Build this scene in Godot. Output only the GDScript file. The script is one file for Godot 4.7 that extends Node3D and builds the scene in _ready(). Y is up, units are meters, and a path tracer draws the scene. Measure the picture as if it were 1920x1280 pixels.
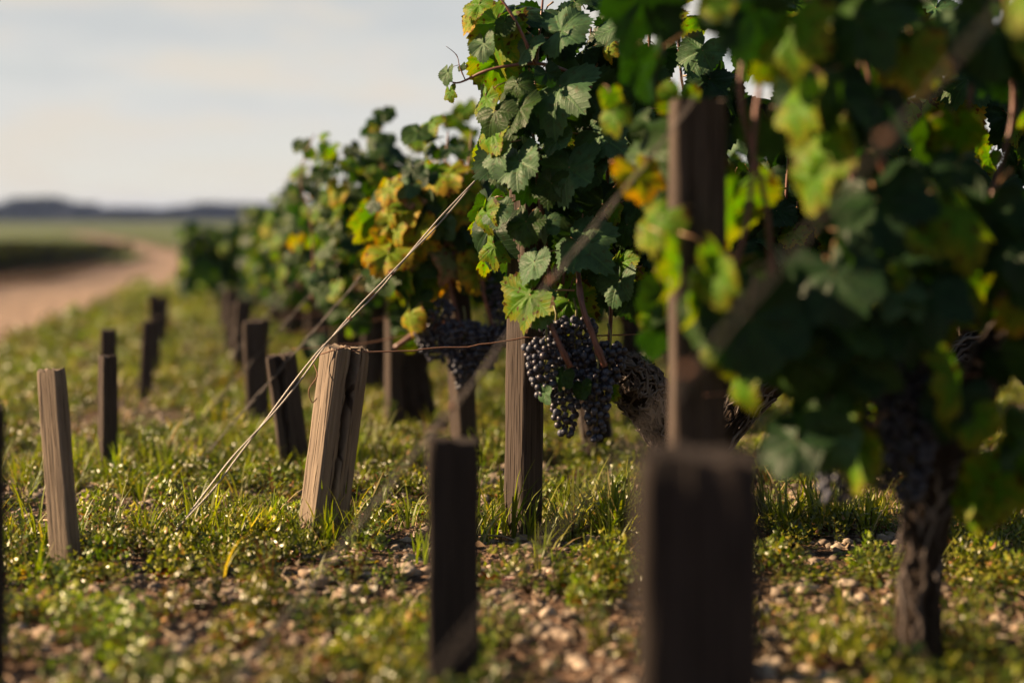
extends Node3D
# A vineyard in low evening sun: the ends of vine rows with posts, stakes and anchor wires.
# Row frame: u runs along a row, h is height above the ground there, w is towards the viewer's side of the row.

const U := Vector3(0.9813, 0, -0.1925)
const V := Vector3(-0.1925, 0, -0.9813)
const ORIGIN := Vector3(0.02, 0, -3.0)
const SPACING := 1.07
const EYE := 0.605
const NEAR_ROW := -1.63   # the nearest row stands a little closer than the others

var rng := RandomNumberGenerator.new()
var bumps := FastNoiseLite.new()
var patches := FastNoiseLite.new()
var wob := FastNoiseLite.new()
var mats := {}
var leaf_meshes := []
var low_leaf: ArrayMesh
var berry_meshes := []
var used := {}
const ORDINAL := ["", "first", "second", "third", "fourth", "fifth", "sixth", "seventh", "eighth", "ninth", "tenth", "eleventh", "twelfth", "thirteenth", "fourteenth", "fifteenth", "sixteenth", "seventeenth", "eighteenth", "nineteenth", "twentieth"]


func _ready():
	rng.seed = 4711
	setup_camera()
	setup_light()
	for n in [bumps, patches, wob]:
		n.noise_type = FastNoiseLite.TYPE_SIMPLEX_SMOOTH
	bumps.seed = 3; bumps.frequency = 2.3; bumps.fractal_octaves = 3
	patches.seed = 8; patches.frequency = 1.5; patches.fractal_octaves = 2
	wob.seed = 21; wob.frequency = 1.0; wob.fractal_octaves = 2
	make_materials()
	make_leaf_meshes()
	build_ground()
	build_track()
	build_far()
	build_timber()
	build_wires()
	build_vines()
	build_ground_cover()
	build_stones()


# ------------------------------------------------------------------ camera, light, sky
func setup_camera():
	var c := Camera3D.new()
	c.name = "camera"
	var a := CameraAttributesPhysical.new()
	a.frustum_focal_length = 56.25
	a.frustum_near = 0.05
	a.frustum_far = 4000.0
	a.frustum_focus_distance = 3.0
	a.exposure_aperture = 1.75
	c.attributes = a
	add_child(c)
	c.position = Vector3(0, EYE, 0)
	c.set_frustum(0.05 * 2.0 * 640.0 / 3000.0, Vector2(0, -0.05 * 245.0 / 3000.0), 0.05, 4000.0)
	c.current = true


func setup_light():
	var sun := DirectionalLight3D.new()
	sun.name = "sun"
	sun.light_energy = 1.6
	sun.light_color = Color(1.0, 0.865, 0.69)
	sun.light_angular_distance = 0.5
	sun.shadow_enabled = true
	add_child(sun)
	var to_sun := Vector3(-0.865, 0.44, -0.12).normalized()
	sun.look_at_from_position(Vector3.ZERO, -to_sun, Vector3.UP)
	var we := WorldEnvironment.new()
	we.name = "environment"
	var e := Environment.new()
	e.background_mode = Environment.BG_SKY
	e.tonemap_mode = Environment.TONE_MAPPER_LINEAR
	e.tonemap_exposure = 3.4
	e.sdfgi_enabled = true
	e.ssao_enabled = true
	e.ssil_enabled = true
	var sky := Sky.new()
	var m := PanoramaSkyMaterial.new()
	m.panorama = ImageTexture.create_from_image(sky_image())
	sky.sky_material = m
	e.sky = sky
	e.background_energy_multiplier = 0.31
	e.fog_enabled = true
	e.fog_density = 0.00024
	e.fog_light_color = Color(0.62, 0.72, 0.95)
	we.environment = e
	add_child(we)


func sky_image() -> Image:
	var w := 1024
	var h := 512
	var img := Image.create(w, h, false, Image.FORMAT_RGB8)
	var n := FastNoiseLite.new()
	n.seed = 12; n.frequency = 1.0; n.fractal_octaves = 4
	n.noise_type = FastNoiseLite.TYPE_SIMPLEX_SMOOTH
	for y in h:
		var el := (0.5 - (y + 0.5) / h) * PI
		for x in w:
			var az := (x + 0.5) / w * TAU
			var s := maxf(sin(el), 0.0)
			var base := Color(0.905, 0.88, 0.815).lerp(Color(0.85, 0.85, 0.832), clampf(s / 0.06, 0, 1)).lerp(Color(0.33, 0.43, 0.56), clampf((s - 0.08) / 0.45, 0, 1))
			# long, soft bands of cloud
			var p := Vector3(cos(az) * 5.0, el * 34.0, sin(az) * 5.0)
			var c := n.get_noise_3dv(p)
			var c2 := n.get_noise_3d(p.x * 2.1 + 9.0, p.y * 2.3, p.z * 2.1)
			var k := smoothstep(-0.12, 0.42, c + 0.35 * c2) * (1.0 - 0.6 * smoothstep(0.2, 0.8, s))
			var warm := Color(0.885, 0.845, 0.785)
			base = base.lerp(warm, 0.75 * k)
			var g := smoothstep(0.05, 0.5, -c + 0.3 * c2)
			base = base.lerp(Color(0.755, 0.775, 0.785), 0.45 * g * smoothstep(0.03, 0.09, s))
			img.set_pixel(x, y, base)
	return img


# ------------------------------------------------------------------ helpers
func lin(r: float, g: float, b: float) -> Color:
	return Color(r, g, b).linear_to_srgb()


func rnd(a: float, b: float) -> float:
	return rng.randf_range(a, b)


func numbered(called: String) -> String:
	var n: int = used.get(called, 0)
	used[called] = n + 1
	return called if n == 0 else "%s_%03d" % [called, n]


func tag(o: Node, label: String, category: String, group := "", kind := ""):
	o.set_meta("label", label)
	o.set_meta("category", category)
	if group != "":
		o.set_meta("group", group)
	if kind != "":
		o.set_meta("kind", kind)


func thing(called: String, at: Vector3, label: String, category: String, group := "", basis := Basis.IDENTITY) -> Node3D:
	var o := Node3D.new()
	o.name = numbered(called)
	o.transform = Transform3D(basis, at)
	tag(o, label, category, group)
	add_child(o)
	return o


func part(called: String, mesh: Mesh, mat: Material, parent: Node, t := Transform3D.IDENTITY) -> MeshInstance3D:
	var o := MeshInstance3D.new()
	o.name = called
	o.mesh = mesh
	if mat:
		for i in mesh.get_surface_count():
			o.set_surface_override_material(i, mat)
	o.transform = t
	parent.add_child(o, true)
	return o


func ground_y(x: float, z: float) -> float:
	var d := -z
	var y := -0.035 * (d - 3.0)
	if d > 50.0:
		var y50 := -0.035 * 47.0
		var k := 1.0 - exp(-(d - 50.0) / 42.0)
		y = y50 - 0.035 * 42.0 * k * 0.55 - 0.0012 * (d - 50.0)
	if d < 30.0 and d > -6.0 and absf(x) < 30.0:
		y += 0.016 * bumps.get_noise_2d(x, z) * clampf((30.0 - d) / 10.0, 0, 1) + 0.006 * bumps.get_noise_2d(x * 5.0, z * 5.0)
	return y


func row_point(row: float, u: float, h: float, w := 0.0) -> Vector3:
	var p := ORIGIN + V * (SPACING * row) + U * u - V * w
	p.y = ground_y(p.x, p.z) + h
	return p


func row_basis() -> Basis:
	return Basis(U, Vector3.UP, -V)


func tube(st: SurfaceTool, pts: Array, radii: Array, sides := 8, rough := 0.0, seed_at := 0.0, cap := true):
	# a bent tube round the points, as smooth-shaded rings
	var n := pts.size()
	var prev := Vector3.ZERO
	var rings := []
	var along := 0.0
	for i in n:
		var t: Vector3 = (pts[mini(i + 1, n - 1)] - pts[maxi(i - 1, 0)]).normalized()
		if prev == Vector3.ZERO:
			prev = t.cross(Vector3(0.31, 0.2, 0.93)).normalized()
		var a := (prev - t * prev.dot(t)).normalized()
		prev = a
		var b := t.cross(a)
		if i > 0:
			along += (pts[i] - pts[i - 1]).length()
		var ring := []
		for k in sides + 1:
			var f := TAU * (k % sides) / sides
			var r: float = radii[i]
			if rough > 0.0:
				r *= 1.0 + rough * wob.get_noise_3d(cos(f) * 1.7 + seed_at, sin(f) * 1.7, along * 14.0 + seed_at)
			ring.append([pts[i] + (a * cos(f) + b * sin(f)) * r, Vector2(float(k) / sides, along * 4.0)])
		rings.append(ring)
	for i in n - 1:
		for k in sides:
			for q in [[i, k], [i + 1, k], [i, k + 1], [i, k + 1], [i + 1, k], [i + 1, k + 1]]:
				st.set_uv(rings[q[0]][q[1]][1])
				st.add_vertex(rings[q[0]][q[1]][0])
	if cap:
		for e in [0, n - 1]:
			for k in sides:
				var tri := [pts[e], rings[e][k][0], rings[e][k + 1][0]] if e == 0 else [pts[e], rings[e][k + 1][0], rings[e][k][0]]
				for v in tri:
					st.set_uv(Vector2.ZERO)
					st.add_vertex(v)


func begin() -> SurfaceTool:
	var st := SurfaceTool.new()
	st.begin(Mesh.PRIMITIVE_TRIANGLES)
	st.set_smooth_group(0)
	return st


func finish(st: SurfaceTool) -> ArrayMesh:
	st.index()
	st.generate_normals()
	return st.commit()


func smooth_path(pts: Array, per := 5) -> Array:
	# Catmull-Rom through the points; each point is a Vector4: position and radius
	var out := []
	for i in pts.size() - 1:
		var p0: Vector4 = pts[maxi(i - 1, 0)]
		var p1: Vector4 = pts[i]
		var p2: Vector4 = pts[i + 1]
		var p3: Vector4 = pts[mini(i + 2, pts.size() - 1)]
		for k in per:
			var t := float(k) / per
			out.append(0.5 * ((2.0 * p1) + (p2 - p0) * t + (2.0 * p0 - 5.0 * p1 + 4.0 * p2 - p3) * t * t + (3.0 * p1 - p0 - 3.0 * p2 + p3) * t * t * t))
	out.append(pts[-1])
	return out


func xyz(a: Array) -> Array:
	return a.map(func(v): return Vector3(v.x, v.y, v.z))


func radii_of(a: Array) -> Array:
	return a.map(func(v): return v.w)


# ------------------------------------------------------------------ materials
func std(color: Color, rough: float, spec := 0.5) -> StandardMaterial3D:
	var m := StandardMaterial3D.new()
	m.albedo_color = color
	m.roughness = rough
	m.metallic_specular = spec
	return m


func noise_image(size: int, freq: float, octaves: int, seed_: int, sx := 1.0) -> Image:
	var n := FastNoiseLite.new()
	n.seed = seed_
	n.noise_type = FastNoiseLite.TYPE_SIMPLEX_SMOOTH
	n.frequency = freq
	n.fractal_octaves = octaves
	return n.get_seamless_image(size, size)


func ramp_image(src: Image, stops: Array) -> Image:
	var g := Gradient.new()
	g.offsets = PackedFloat32Array(stops.map(func(s): return s[0]))
	g.colors = PackedColorArray(stops.map(func(s): return s[1]))
	var out := Image.create(src.get_width(), src.get_height(), false, Image.FORMAT_RGB8)
	for y in src.get_height():
		for x in src.get_width():
			out.set_pixel(x, y, g.sample(src.get_pixel(x, y).r))
	return out


func tex(i: Image) -> ImageTexture:
	return ImageTexture.create_from_image(i)


func wood_images() -> Array:
	# grain runs along y
	var w := 256
	var h := 512
	var n := FastNoiseLite.new()
	n.seed = 5; n.noise_type = FastNoiseLite.TYPE_SIMPLEX_SMOOTH; n.frequency = 1.0; n.fractal_octaves = 3
	var col := Image.create(w, h, false, Image.FORMAT_RGB8)
	var hei := Image.create(w, h, false, Image.FORMAT_RGB8)
	for y in h:
		for x in w:
			var a := TAU * x / w
			var bend := 0.25 * n.get_noise_3d(cos(a), sin(a), y * 0.006)
			var f := n.get_noise_3d(cos(a) * 9.0 + bend * 4.0, sin(a) * 9.0 + bend * 4.0, y * 0.0045)
			var fine := n.get_noise_3d(cos(a) * 26.0, sin(a) * 26.0, y * 0.02)
			var blot := n.get_noise_3d(cos(a) * 1.6 + 7.0, sin(a) * 1.6, y * 0.016 + 3.0)
			var v := 0.62 + 0.42 * f + 0.28 * fine
			var crack := smoothstep(0.34, 0.50, -f - 0.3 * fine)
			var c := Color(0.38, 0.35, 0.325).lerp(Color(0.70, 0.665, 0.625), clampf(v, 0, 1))
			c = c.lerp(Color(0.47, 0.44, 0.43), clampf(0.5 + blot, 0, 1) * 0.5)
			c = c.lerp(Color(0.19, 0.155, 0.14), crack * 0.7)
			col.set_pixel(x, y, c)
			var e := clampf(0.6 + 0.35 * f + 0.25 * fine - 0.6 * crack, 0, 1)
			hei.set_pixel(x, y, Color(e, e, e))
	return [col, hei]


func leaf_images() -> Array:
	# vein network of a vine leaf in its own plane: x, y from -0.66 to 0.66, tip along -y
	var s := 256
	var veins := []
	for d in [0.0, 50.0, -50.0, 108.0, -108.0]:
		veins.append(Vector2(sin(deg_to_rad(d)), -cos(deg_to_rad(d))))
	var n := FastNoiseLite.new()
	n.seed = 77; n.noise_type = FastNoiseLite.TYPE_SIMPLEX_SMOOTH; n.frequency = 1.0; n.fractal_octaves = 3
	var green := Image.create(s, s, false, Image.FORMAT_RGB8)
	var aged := Image.create(s, s, false, Image.FORMAT_RGB8)
	var relief := Image.create(s, s, false, Image.FORMAT_RGB8)
	for y in s:
		for x in s:
			var p := Vector2((x + 0.5) / s - 0.5, (y + 0.5) / s - 0.5) * 1.32
			p.y = -p.y
			var best := 9.0
			var along := 0.0
			var side := 0.0
			for v in veins:
				var al: float = p.dot(v)
				var t: float = p.cross(v)
				var dd: float = absf(t) if al > 0 else p.length()
				if dd < best:
					best = dd; along = al; side = t
			var r := p.length()
			var w1 := 0.013 * (1.0 - 0.9 * minf(r, 1.0))
			var vein := 1.0 - smoothstep(w1, w1 + 0.012, best)
			var q := (along - absf(side) * 0.85 + (0.03 if side > 0 else 0.0)) / 0.085
			var sec := absf(q - roundf(q)) * 0.085
			var vein2 := (1.0 - smoothstep(0.003, 0.011, sec)) * 0.75
			var q3 := n.get_noise_2d(p.x * 17.0, p.y * 17.0)
			var vein3 := (1.0 - smoothstep(0.0, 0.09, absf(q3))) * 0.35
			var v := maxf(vein, maxf(vein2, vein3))
			var mott := n.get_noise_2d(p.x * 4.0 + 20.0, p.y * 4.0)
			var fine := n.get_noise_2d(p.x * 40.0, p.y * 40.0)
			var k := 0.80 + 0.16 * mott + 0.07 * fine
			var c := Color(k, k, k).lerp(Color(0.98, 1.0, 0.86), 0.55 * vein + 0.25 * vein2 * (1.0 - vein))
			var spot := smoothstep(0.36, 0.52, n.get_noise_2d(p.x * 6.5 - 31.0, p.y * 6.5))
			c = c.lerp(Color(0.86, 0.62, 0.55), spot * 0.6)
			green.set_pixel(x, y, c)
			var old := smoothstep(0.16, 0.52, r + 0.25 * mott - 0.25 * v)
			var c2 := Color(0.66, 0.93, 0.75).lerp(Color(1.0, 0.94, 0.9), old)
			c2 = c2.lerp(Color(0.62, 0.40, 0.36), smoothstep(0.28, 0.55, n.get_noise_2d(p.x * 5.0 + 51.0, p.y * 5.0) + 0.35 * (r - 0.35)))
			c2 = c2.lerp(Color(0.72, 0.85, 0.6), 0.5 * vein)
			aged.set_pixel(x, y, c2 * (0.92 + 0.08 * fine))
			var e := clampf(0.75 + 0.12 * fine - 0.55 * vein - 0.42 * vein2 - 0.2 * vein3, 0, 1)
			relief.set_pixel(x, y, Color(e, e, e))
	return [tex(green), tex(aged), tex(relief)]


func make_materials():
	var li := leaf_images()
	var leaf_colors := [
		["leaf_dark", lin(0.026, 0.066, 0.024), 0, 0.36, Color(0.75, 0.9, 0.25)],
		["leaf_mid", lin(0.048, 0.105, 0.024), 0, 0.38, Color(0.85, 0.95, 0.2)],
		["leaf_pale", lin(0.076, 0.160, 0.068), 0, 0.42, Color(0.75, 0.8, 0.25)],
		["leaf_lime", lin(0.24, 0.285, 0.017), 1, 0.42, Color(0.98, 1.0, 0.35)],
		["leaf_gold", lin(0.52, 0.37, 0.03), 1, 0.45, Color(1.0, 0.9, 0.3)],
		["leaf_rust", lin(0.30, 0.17, 0.09), 1, 0.6, Color(0.6, 0.4, 0.25)],
	]
	for a in leaf_colors:
		var m := std(a[1], a[3] + 0.08, 0.28)
		m.albedo_texture = li[a[2]]
		m.heightmap_enabled = true
		m.heightmap_texture = li[2]
		m.heightmap_scale = 0.10
		m.backlight_enabled = true
		m.backlight = a[4]
		mats[a[0]] = m
	mats["petiole"] = std(lin(0.22, 0.12, 0.055), 0.5)
	mats["cane"] = std(lin(0.21, 0.085, 0.062), 0.5)
	var ct := tex(ramp_image(noise_image(128, 0.05, 3, 4), [[0.0, Color(0.55, 0.5, 0.5)], [1.0, Color(1, 1, 1)]]))
	mats["cane"].albedo_texture = ct
	mats["cane"].uv1_scale = Vector3(1, 1, 1)
	for k in 3:
		var b := std([lin(0.030, 0.034, 0.058), lin(0.055, 0.064, 0.10), lin(0.032, 0.026, 0.042)][k], [0.45, 0.6, 0.4][k])
		mats["berry%d" % k] = b
	var bl := tex(ramp_image(noise_image(128, 0.03, 3, 9), [[0.0, Color(0.62, 0.6, 0.62)], [0.55, Color(0.8, 0.8, 0.85)], [1.0, Color(1.0, 1.0, 1.0)]]))
	for k in 3:
		mats["berry%d" % k].albedo_texture = bl
		mats["berry%d" % k].albedo_color = mats["berry%d" % k].albedo_color.lightened(0.04)
	mats["berry_stalk"] = std(lin(0.16, 0.15, 0.05), 0.6)
	var wi := wood_images()
	var wc := tex(wi[0])
	var wh := tex(wi[1])
	var tints := {"wood": Color(0.475, 0.44, 0.43), "wood_pale": Color(0.80, 0.755, 0.71), "wood_old": Color(0.34, 0.315, 0.315)}
	for k in tints:
		var m := std(tints[k], 0.85, 0.3)
		m.albedo_texture = wc
		m.heightmap_enabled = true
		m.heightmap_texture = wh
		m.heightmap_scale = 0.25
		mats[k] = m
	var bark := std(lin(0.11, 0.093, 0.087), 0.92, 0.2)
	bark.albedo_texture = wc
	bark.heightmap_enabled = true
	bark.heightmap_texture = wh
	bark.heightmap_scale = 0.6
	mats["bark"] = bark
	mats["bark_strip"] = std(lin(0.15, 0.128, 0.12), 0.95, 0.2)
	mats["bark_strip_dark"] = std(lin(0.085, 0.07, 0.066), 0.95, 0.2)
	var steel := std(lin(0.24, 0.22, 0.21), 0.55, 0.5)
	steel.metallic = 0.5
	mats["steel"] = steel
	mats["old_steel"] = std(lin(0.11, 0.092, 0.085), 0.7, 0.4)
	var rust := std(lin(0.20, 0.105, 0.07), 0.75, 0.4)
	rust.metallic = 0.25
	mats["rust"] = rust
	# soil: dark brown with dry crumbs
	var soil_noise := noise_image(512, 0.03, 5, 31)
	var soil := std(Color.WHITE, 0.95, 0.2)
	soil.albedo_texture = tex(ramp_image(soil_noise, [[0.0, Color(0.20, 0.155, 0.135)], [0.45, Color(0.34, 0.275, 0.235)], [0.7, Color(0.47, 0.39, 0.335)], [1.0, Color(0.66, 0.57, 0.48)]]))
	soil.heightmap_enabled = true
	soil.heightmap_texture = tex(soil_noise)
	soil.heightmap_scale = 2.0
	soil.uv1_triplanar = true
	soil.uv1_world_triplanar = true
	soil.uv1_scale = Vector3(2.3, 2.3, 2.3)
	soil.vertex_color_use_as_albedo = true
	mats["soil"] = soil
	var dirt_noise := noise_image(512, 0.02, 5, 55)
	var dirt := std(Color.WHITE, 0.95, 0.2)
	dirt.albedo_texture = tex(ramp_image(dirt_noise, [[0.0, Color(0.31, 0.27, 0.24)], [0.45, Color(0.48, 0.41, 0.36)], [1.0, Color(0.63, 0.55, 0.48)]]))
	dirt.heightmap_enabled = true
	dirt.heightmap_texture = tex(dirt_noise)
	dirt.heightmap_scale = 4.0
	dirt.uv1_triplanar = true
	dirt.uv1_world_triplanar = true
	dirt.uv1_scale = Vector3(0.35, 0.35, 0.35)
	mats["dirt"] = dirt
	var meadow := std(Color.WHITE, 0.95, 0.2)
	meadow.albedo_texture = tex(ramp_image(dirt_noise, [[0.0, Color(0.19, 0.22, 0.11)], [0.5, Color(0.28, 0.32, 0.155)], [1.0, Color(0.40, 0.40, 0.23)]]))
	meadow.uv1_triplanar = true
	meadow.uv1_world_triplanar = true
	meadow.uv1_scale = Vector3(0.06, 0.06, 0.06)
	mats["meadow"] = meadow
	for a in [["grass", 0.5, Color(0.95, 1.0, 0.3)], ["weed", 0.37, Color(0.8, 0.9, 0.2)], ["far_leaf", 0.55, Color(0.8, 0.9, 0.2)]]:
		var m := std(Color.WHITE, a[1], 0.5)
		m.vertex_color_use_as_albedo = true
		m.backlight_enabled = true
		m.backlight = a[2]
		mats[a[0]] = m
	var st := std(Color.WHITE, 0.8, 0.4)
	st.vertex_color_use_as_albedo = true
	st.albedo_texture = tex(ramp_image(noise_image(256, 0.03, 4, 15), [[0.0, Color(0.72, 0.68, 0.66)], [1.0, Color(1, 1, 1)]]))
	st.uv1_triplanar = true
	st.uv1_scale = Vector3(0.7, 0.7, 0.7)
	mats["stone"] = st
	mats["thread"] = std(lin(0.34, 0.26, 0.17), 0.9)


# ------------------------------------------------------------------ leaf, berry, pebble meshes
const OUTLINE := [[0, .62], [10, .555], [20, .475], [29, .41], [37, .455], [46, .55], [54, .585], [64, .53], [76, .44], [86, .405], [96, .44], [108, .505], [120, .52], [134, .48], [150, .41], [163, .30], [172, .16], [180, .06]]


func outline_r(deg: float, lobed: float) -> float:
	for i in OUTLINE.size() - 1:
		if deg <= OUTLINE[i + 1][0]:
			var t: float = (deg - OUTLINE[i][0]) / (OUTLINE[i + 1][0] - OUTLINE[i][0])
			var r: float = lerpf(OUTLINE[i][1], OUTLINE[i + 1][1], t)
			var full := 0.60 - 0.0009 * deg
			return r if deg > 150 else lerpf(minf(full, r + 0.10), r, lobed)
	return 0.06


func leaf_mesh(seed_: int, segs: int, rings: int, with_petiole := true) -> ArrayMesh:
	var r_ := RandomNumberGenerator.new()
	r_.seed = seed_ * 97 + 5
	var lobed := r_.randf_range(0.0, 0.85)
	var curl := r_.randf_range(-0.25, 0.55)
	var fold := r_.randf_range(-0.22, 0.25)
	var twist := r_.randf_range(-0.5, 0.5)
	var wave := r_.randf_range(0.035, 0.085)
	var ph := r_.randf_range(0, TAU)
	var wk := r_.randi_range(3, 5)
	var tipbend := r_.randf_range(0.0, 0.5)
	var skew := r_.randf_range(-0.08, 0.08)
	var st := begin()
	var grid := []
	for j in rings + 1:
		var row := []
		for k in segs + 1:
			var deg := -180.0 + 360.0 * k / segs
			var R := outline_r(absf(deg), lobed)
			if absf(deg) < 160.0:
				R *= 1.0 + (0.05 if k % 2 == 0 else -0.045) + 0.05 * sin(k * 12.9898 + seed_)
			var f := float(j) / rings
			var r := R * f
			var th := deg_to_rad(deg)
			var x := sin(th) * r * (1.0 + skew * signf(deg))
			var y := -cos(th) * r
			var nearest := 180.0
			for v in [0.0, 50.0, -50.0, 108.0, -108.0]:
				nearest = minf(nearest, absf(deg - v))
			var z := 0.032 * smoothstep(0.0, 26.0, nearest) * sin(minf(f, 0.85) * PI)
			z -= curl * r * r + fold * absf(x) * 0.6
			z += twist * x * y * 0.8 + wave * sin(wk * th + ph) * f * f
			if y < -0.25:
				z -= tipbend * pow(-y - 0.25, 1.5) * 2.0
			row.append([Vector3(x, y, z), Vector2(0.5 + x / 1.32, 0.5 - y / 1.32)])
		grid.append(row)
	for j in rings:
		for k in segs:
			var quad := [[j, k], [j + 1, k], [j + 1, k + 1], [j, k], [j + 1, k + 1], [j, k + 1]]
			var idx := range(0, 3) if j == 0 else range(0, 6)
			for i in idx:
				var q = grid[quad[i][0]][quad[i][1]]
				st.set_uv(q[1])
				st.add_vertex(q[0])
	var m := finish(st)
	if with_petiole:
		var sp := begin()
		var bx := r_.randf_range(-0.15, 0.15)
		var pts := [Vector3(0, 0, 0.0), Vector3(bx * 0.4, 0.18, -0.06), Vector3(bx, 0.38, -0.2), Vector3(bx * 1.2, 0.5, -0.42)]
		tube(sp, pts, [0.016, 0.014, 0.014, 0.018], 5)
		sp.index()
		sp.generate_normals()
		m = sp.commit(m)
		m.surface_set_material(1, mats["petiole"])
	return m


func make_leaf_meshes():
	for i in 14:
		leaf_meshes.append(leaf_mesh(i, 72, 5))
	low_leaf = leaf_mesh(3, 20, 2, false)
	for k in 3:
		var s := SphereMesh.new()
		s.radius = 0.5
		s.height = [1.0, 1.06, 0.96][k]
		s.radial_segments = 12
		s.rings = 7
		berry_meshes.append(s)


func pebble_mesh(seed_: int, fine: bool) -> ArrayMesh:
	var n := FastNoiseLite.new()
	n.seed = seed_; n.frequency = 0.55; n.noise_type = FastNoiseLite.TYPE_SIMPLEX_SMOOTH
	var st := begin()
	var a := 12 if fine else 8
	var b := 8 if fine else 5
	var g := []
	for j in b + 1:
		var row := []
		for k in a + 1:
			var th := PI * j / b
			var f := TAU * (k % a) / a
			var d := Vector3(sin(th) * cos(f), cos(th), sin(th) * sin(f))
			var r := 0.5 * (1.0 + 0.62 * n.get_noise_3dv(d * 1.8) + 0.22 * n.get_noise_3dv(d * 4.5))
			row.append(Vector3(d.x * r, d.y * r * 0.55, d.z * r * 0.76))
		g.append(row)
	for j in b:
		for k in a:
			for q in [[j, k], [j, k + 1], [j + 1, k + 1], [j, k], [j + 1, k + 1], [j + 1, k]]:
				st.add_vertex(g[q[0]][q[1]])
	return finish(st)


# ------------------------------------------------------------------ ground, track, distance
func axis(lo: float, hi: float, fine_lo: float, fine_hi: float, step: float, grow: float) -> Array:
	var a := []
	var x := fine_lo
	while x < fine_hi:
		a.append(x); x += step
	a.append(fine_hi)
	var s := step
	x = fine_hi
	while x < hi:
		s *= grow; x += s; a.append(x)
	s = step
	x = fine_lo
	while x > lo:
		s *= grow; x -= s; a.push_front(x)
	return a


func build_ground():
	var xs := axis(-1500, 1500, -2.2, 2.2, 0.035, 1.13)
	var zs := axis(-2200, 200, -6.0, -0.9, 0.035, 1.12)
	var st := begin()
	var verts := PackedVector3Array()
	for z in zs:
		for x in xs:
			var d := -float(z)
			var tr: Array = track_at(d)
			var n := patches.get_noise_2d(x * 0.35, z * 0.35) + 0.5 * patches.get_noise_2d(x * 0.04 + 9.0, z * 0.04)
			var c := Color(0.80, 0.76, 0.70).lerp(Color(0.55, 0.66, 0.34), clampf(0.25 + n * 1.3, 0.0, 1.0))
			var y := ground_y(x, z)
			if absf(x - tr[0]) < tr[1] - 0.15:
				y -= 0.05
			st.set_color(c)
			st.add_vertex(Vector3(x, y, z))
	var nx := xs.size()
	for j in zs.size() - 1:
		for i in nx - 1:
			var a := j * nx + i
			for q in [a, a + 1, a + nx, a + 1, a + nx + 1, a + nx]:
				st.add_index(q)
	st.generate_normals()
	var o := part("ground", st.commit(), mats["soil"], self)
	tag(o, "dark stony vineyard soil sloping gently away", "ground", "", "structure")


const TRACK := [[-30.0, 2.7], [10.7, -5.4], [30.0, -9.2], [50.0, -12.4], [74.0, -17.0], [98.0, -20.2], [130.0, -30.0], [165.0, -40.5], [240.0, -66.0]]


func track_at(d: float) -> Array:
	# centre and half width of the dirt track at distance d along the slope
	if d < -30.0 or d > 240.0:
		return [99999.0, 0.0]
	for i in TRACK.size() - 1:
		if d <= TRACK[i + 1][0]:
			var t: float = (d - TRACK[i][0]) / (TRACK[i + 1][0] - TRACK[i][0])
			return [lerpf(TRACK[i][1], TRACK[i + 1][1], t), lerpf(2.0, 1.5, smoothstep(60.0, 90.0, d)) + 0.12 * wob.get_noise_1d(d * 0.7)]
	return [99999.0, 0.0]


func build_track():
	var st := begin()
	var d := -28.0
	var rows := []
	while d < 238.0:
		var c := track_at(d)
		var row := []
		for k in 13:
			var f := -1.0 + k / 6.0
			var x: float = c[0] + f * (c[1] + 0.2 * wob.get_noise_2d(d * 2.0, f * 3.0))
			var rut := 0.035 * (smoothstep(0.22, 0.0, absf(absf(f) - 0.5)))
			row.append(Vector3(x, ground_y(x, -d) + 0.014 - rut + 0.02 * wob.get_noise_2d(d * 1.7, x), -d))
		rows.append(row)
		d += 0.35 if d < 30.0 else 1.5
	for j in rows.size() - 1:
		for k in 12:
			for q in [[j, k], [j + 1, k], [j, k + 1], [j, k + 1], [j + 1, k], [j + 1, k + 1]]:
				st.add_vertex(rows[j][q[1]] if q[0] == j else rows[j + 1][q[1]])
	var o := part("track", finish(st), mats["dirt"], self)
	tag(o, "pale tan dirt track curving away past the rows", "track", "", "structure")


func clump_mesh(seed_: int, n: int, size: Vector3, leaf: float, c1: Color, c2: Color) -> ArrayMesh:
	# a loose heap of leaf-sized faces in a box of that size, bottom at y = 0
	var r_ := RandomNumberGenerator.new()
	r_.seed = seed_
	var st := SurfaceTool.new()
	st.begin(Mesh.PRIMITIVE_TRIANGLES)
	for i in n:
		var p := Vector3(r_.randf_range(-0.5, 0.5) * size.x, r_.randf_range(0, 1) * size.y, r_.randf_range(-0.5, 0.5) * size.z)
		p.y = size.y * (1.0 - pow(p.y / size.y, 2.0) * 0.95)
		var nrm := Vector3(r_.randf_range(-1, 1), r_.randf_range(0.1, 1.6), r_.randf_range(-1, 1)).normalized()
		var a := nrm.cross(Vector3(r_.randf(), r_.randf(), r_.randf() + 0.1)).normalized() * leaf * r_.randf_range(0.6, 1.2)
		var b := nrm.cross(a) * 0.9
		st.set_color(c1.lerp(c2, r_.randf()))
		st.set_normal(nrm)
		for q in [p - a, p - b * 0.8 + nrm * leaf * 0.2, p + a, p - a, p + a, p + b]:
			st.add_vertex(q)
	return st.commit()


func scatter(called: String, mesh: Mesh, mat: Material, where: Array, colors: Array, parent: Node = self) -> MultiMeshInstance3D:
	var mm := MultiMesh.new()
	mm.transform_format = MultiMesh.TRANSFORM_3D
	mm.use_colors = not colors.is_empty()
	mm.mesh = mesh
	mm.instance_count = where.size()
	for i in where.size():
		mm.set_instance_transform(i, where[i])
		if mm.use_colors:
			mm.set_instance_color(i, colors[i])
	var o := MultiMeshInstance3D.new()
	o.name = called
	o.multimesh = mm
	o.material_override = mat
	parent.add_child(o, true)
	return o


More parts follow.
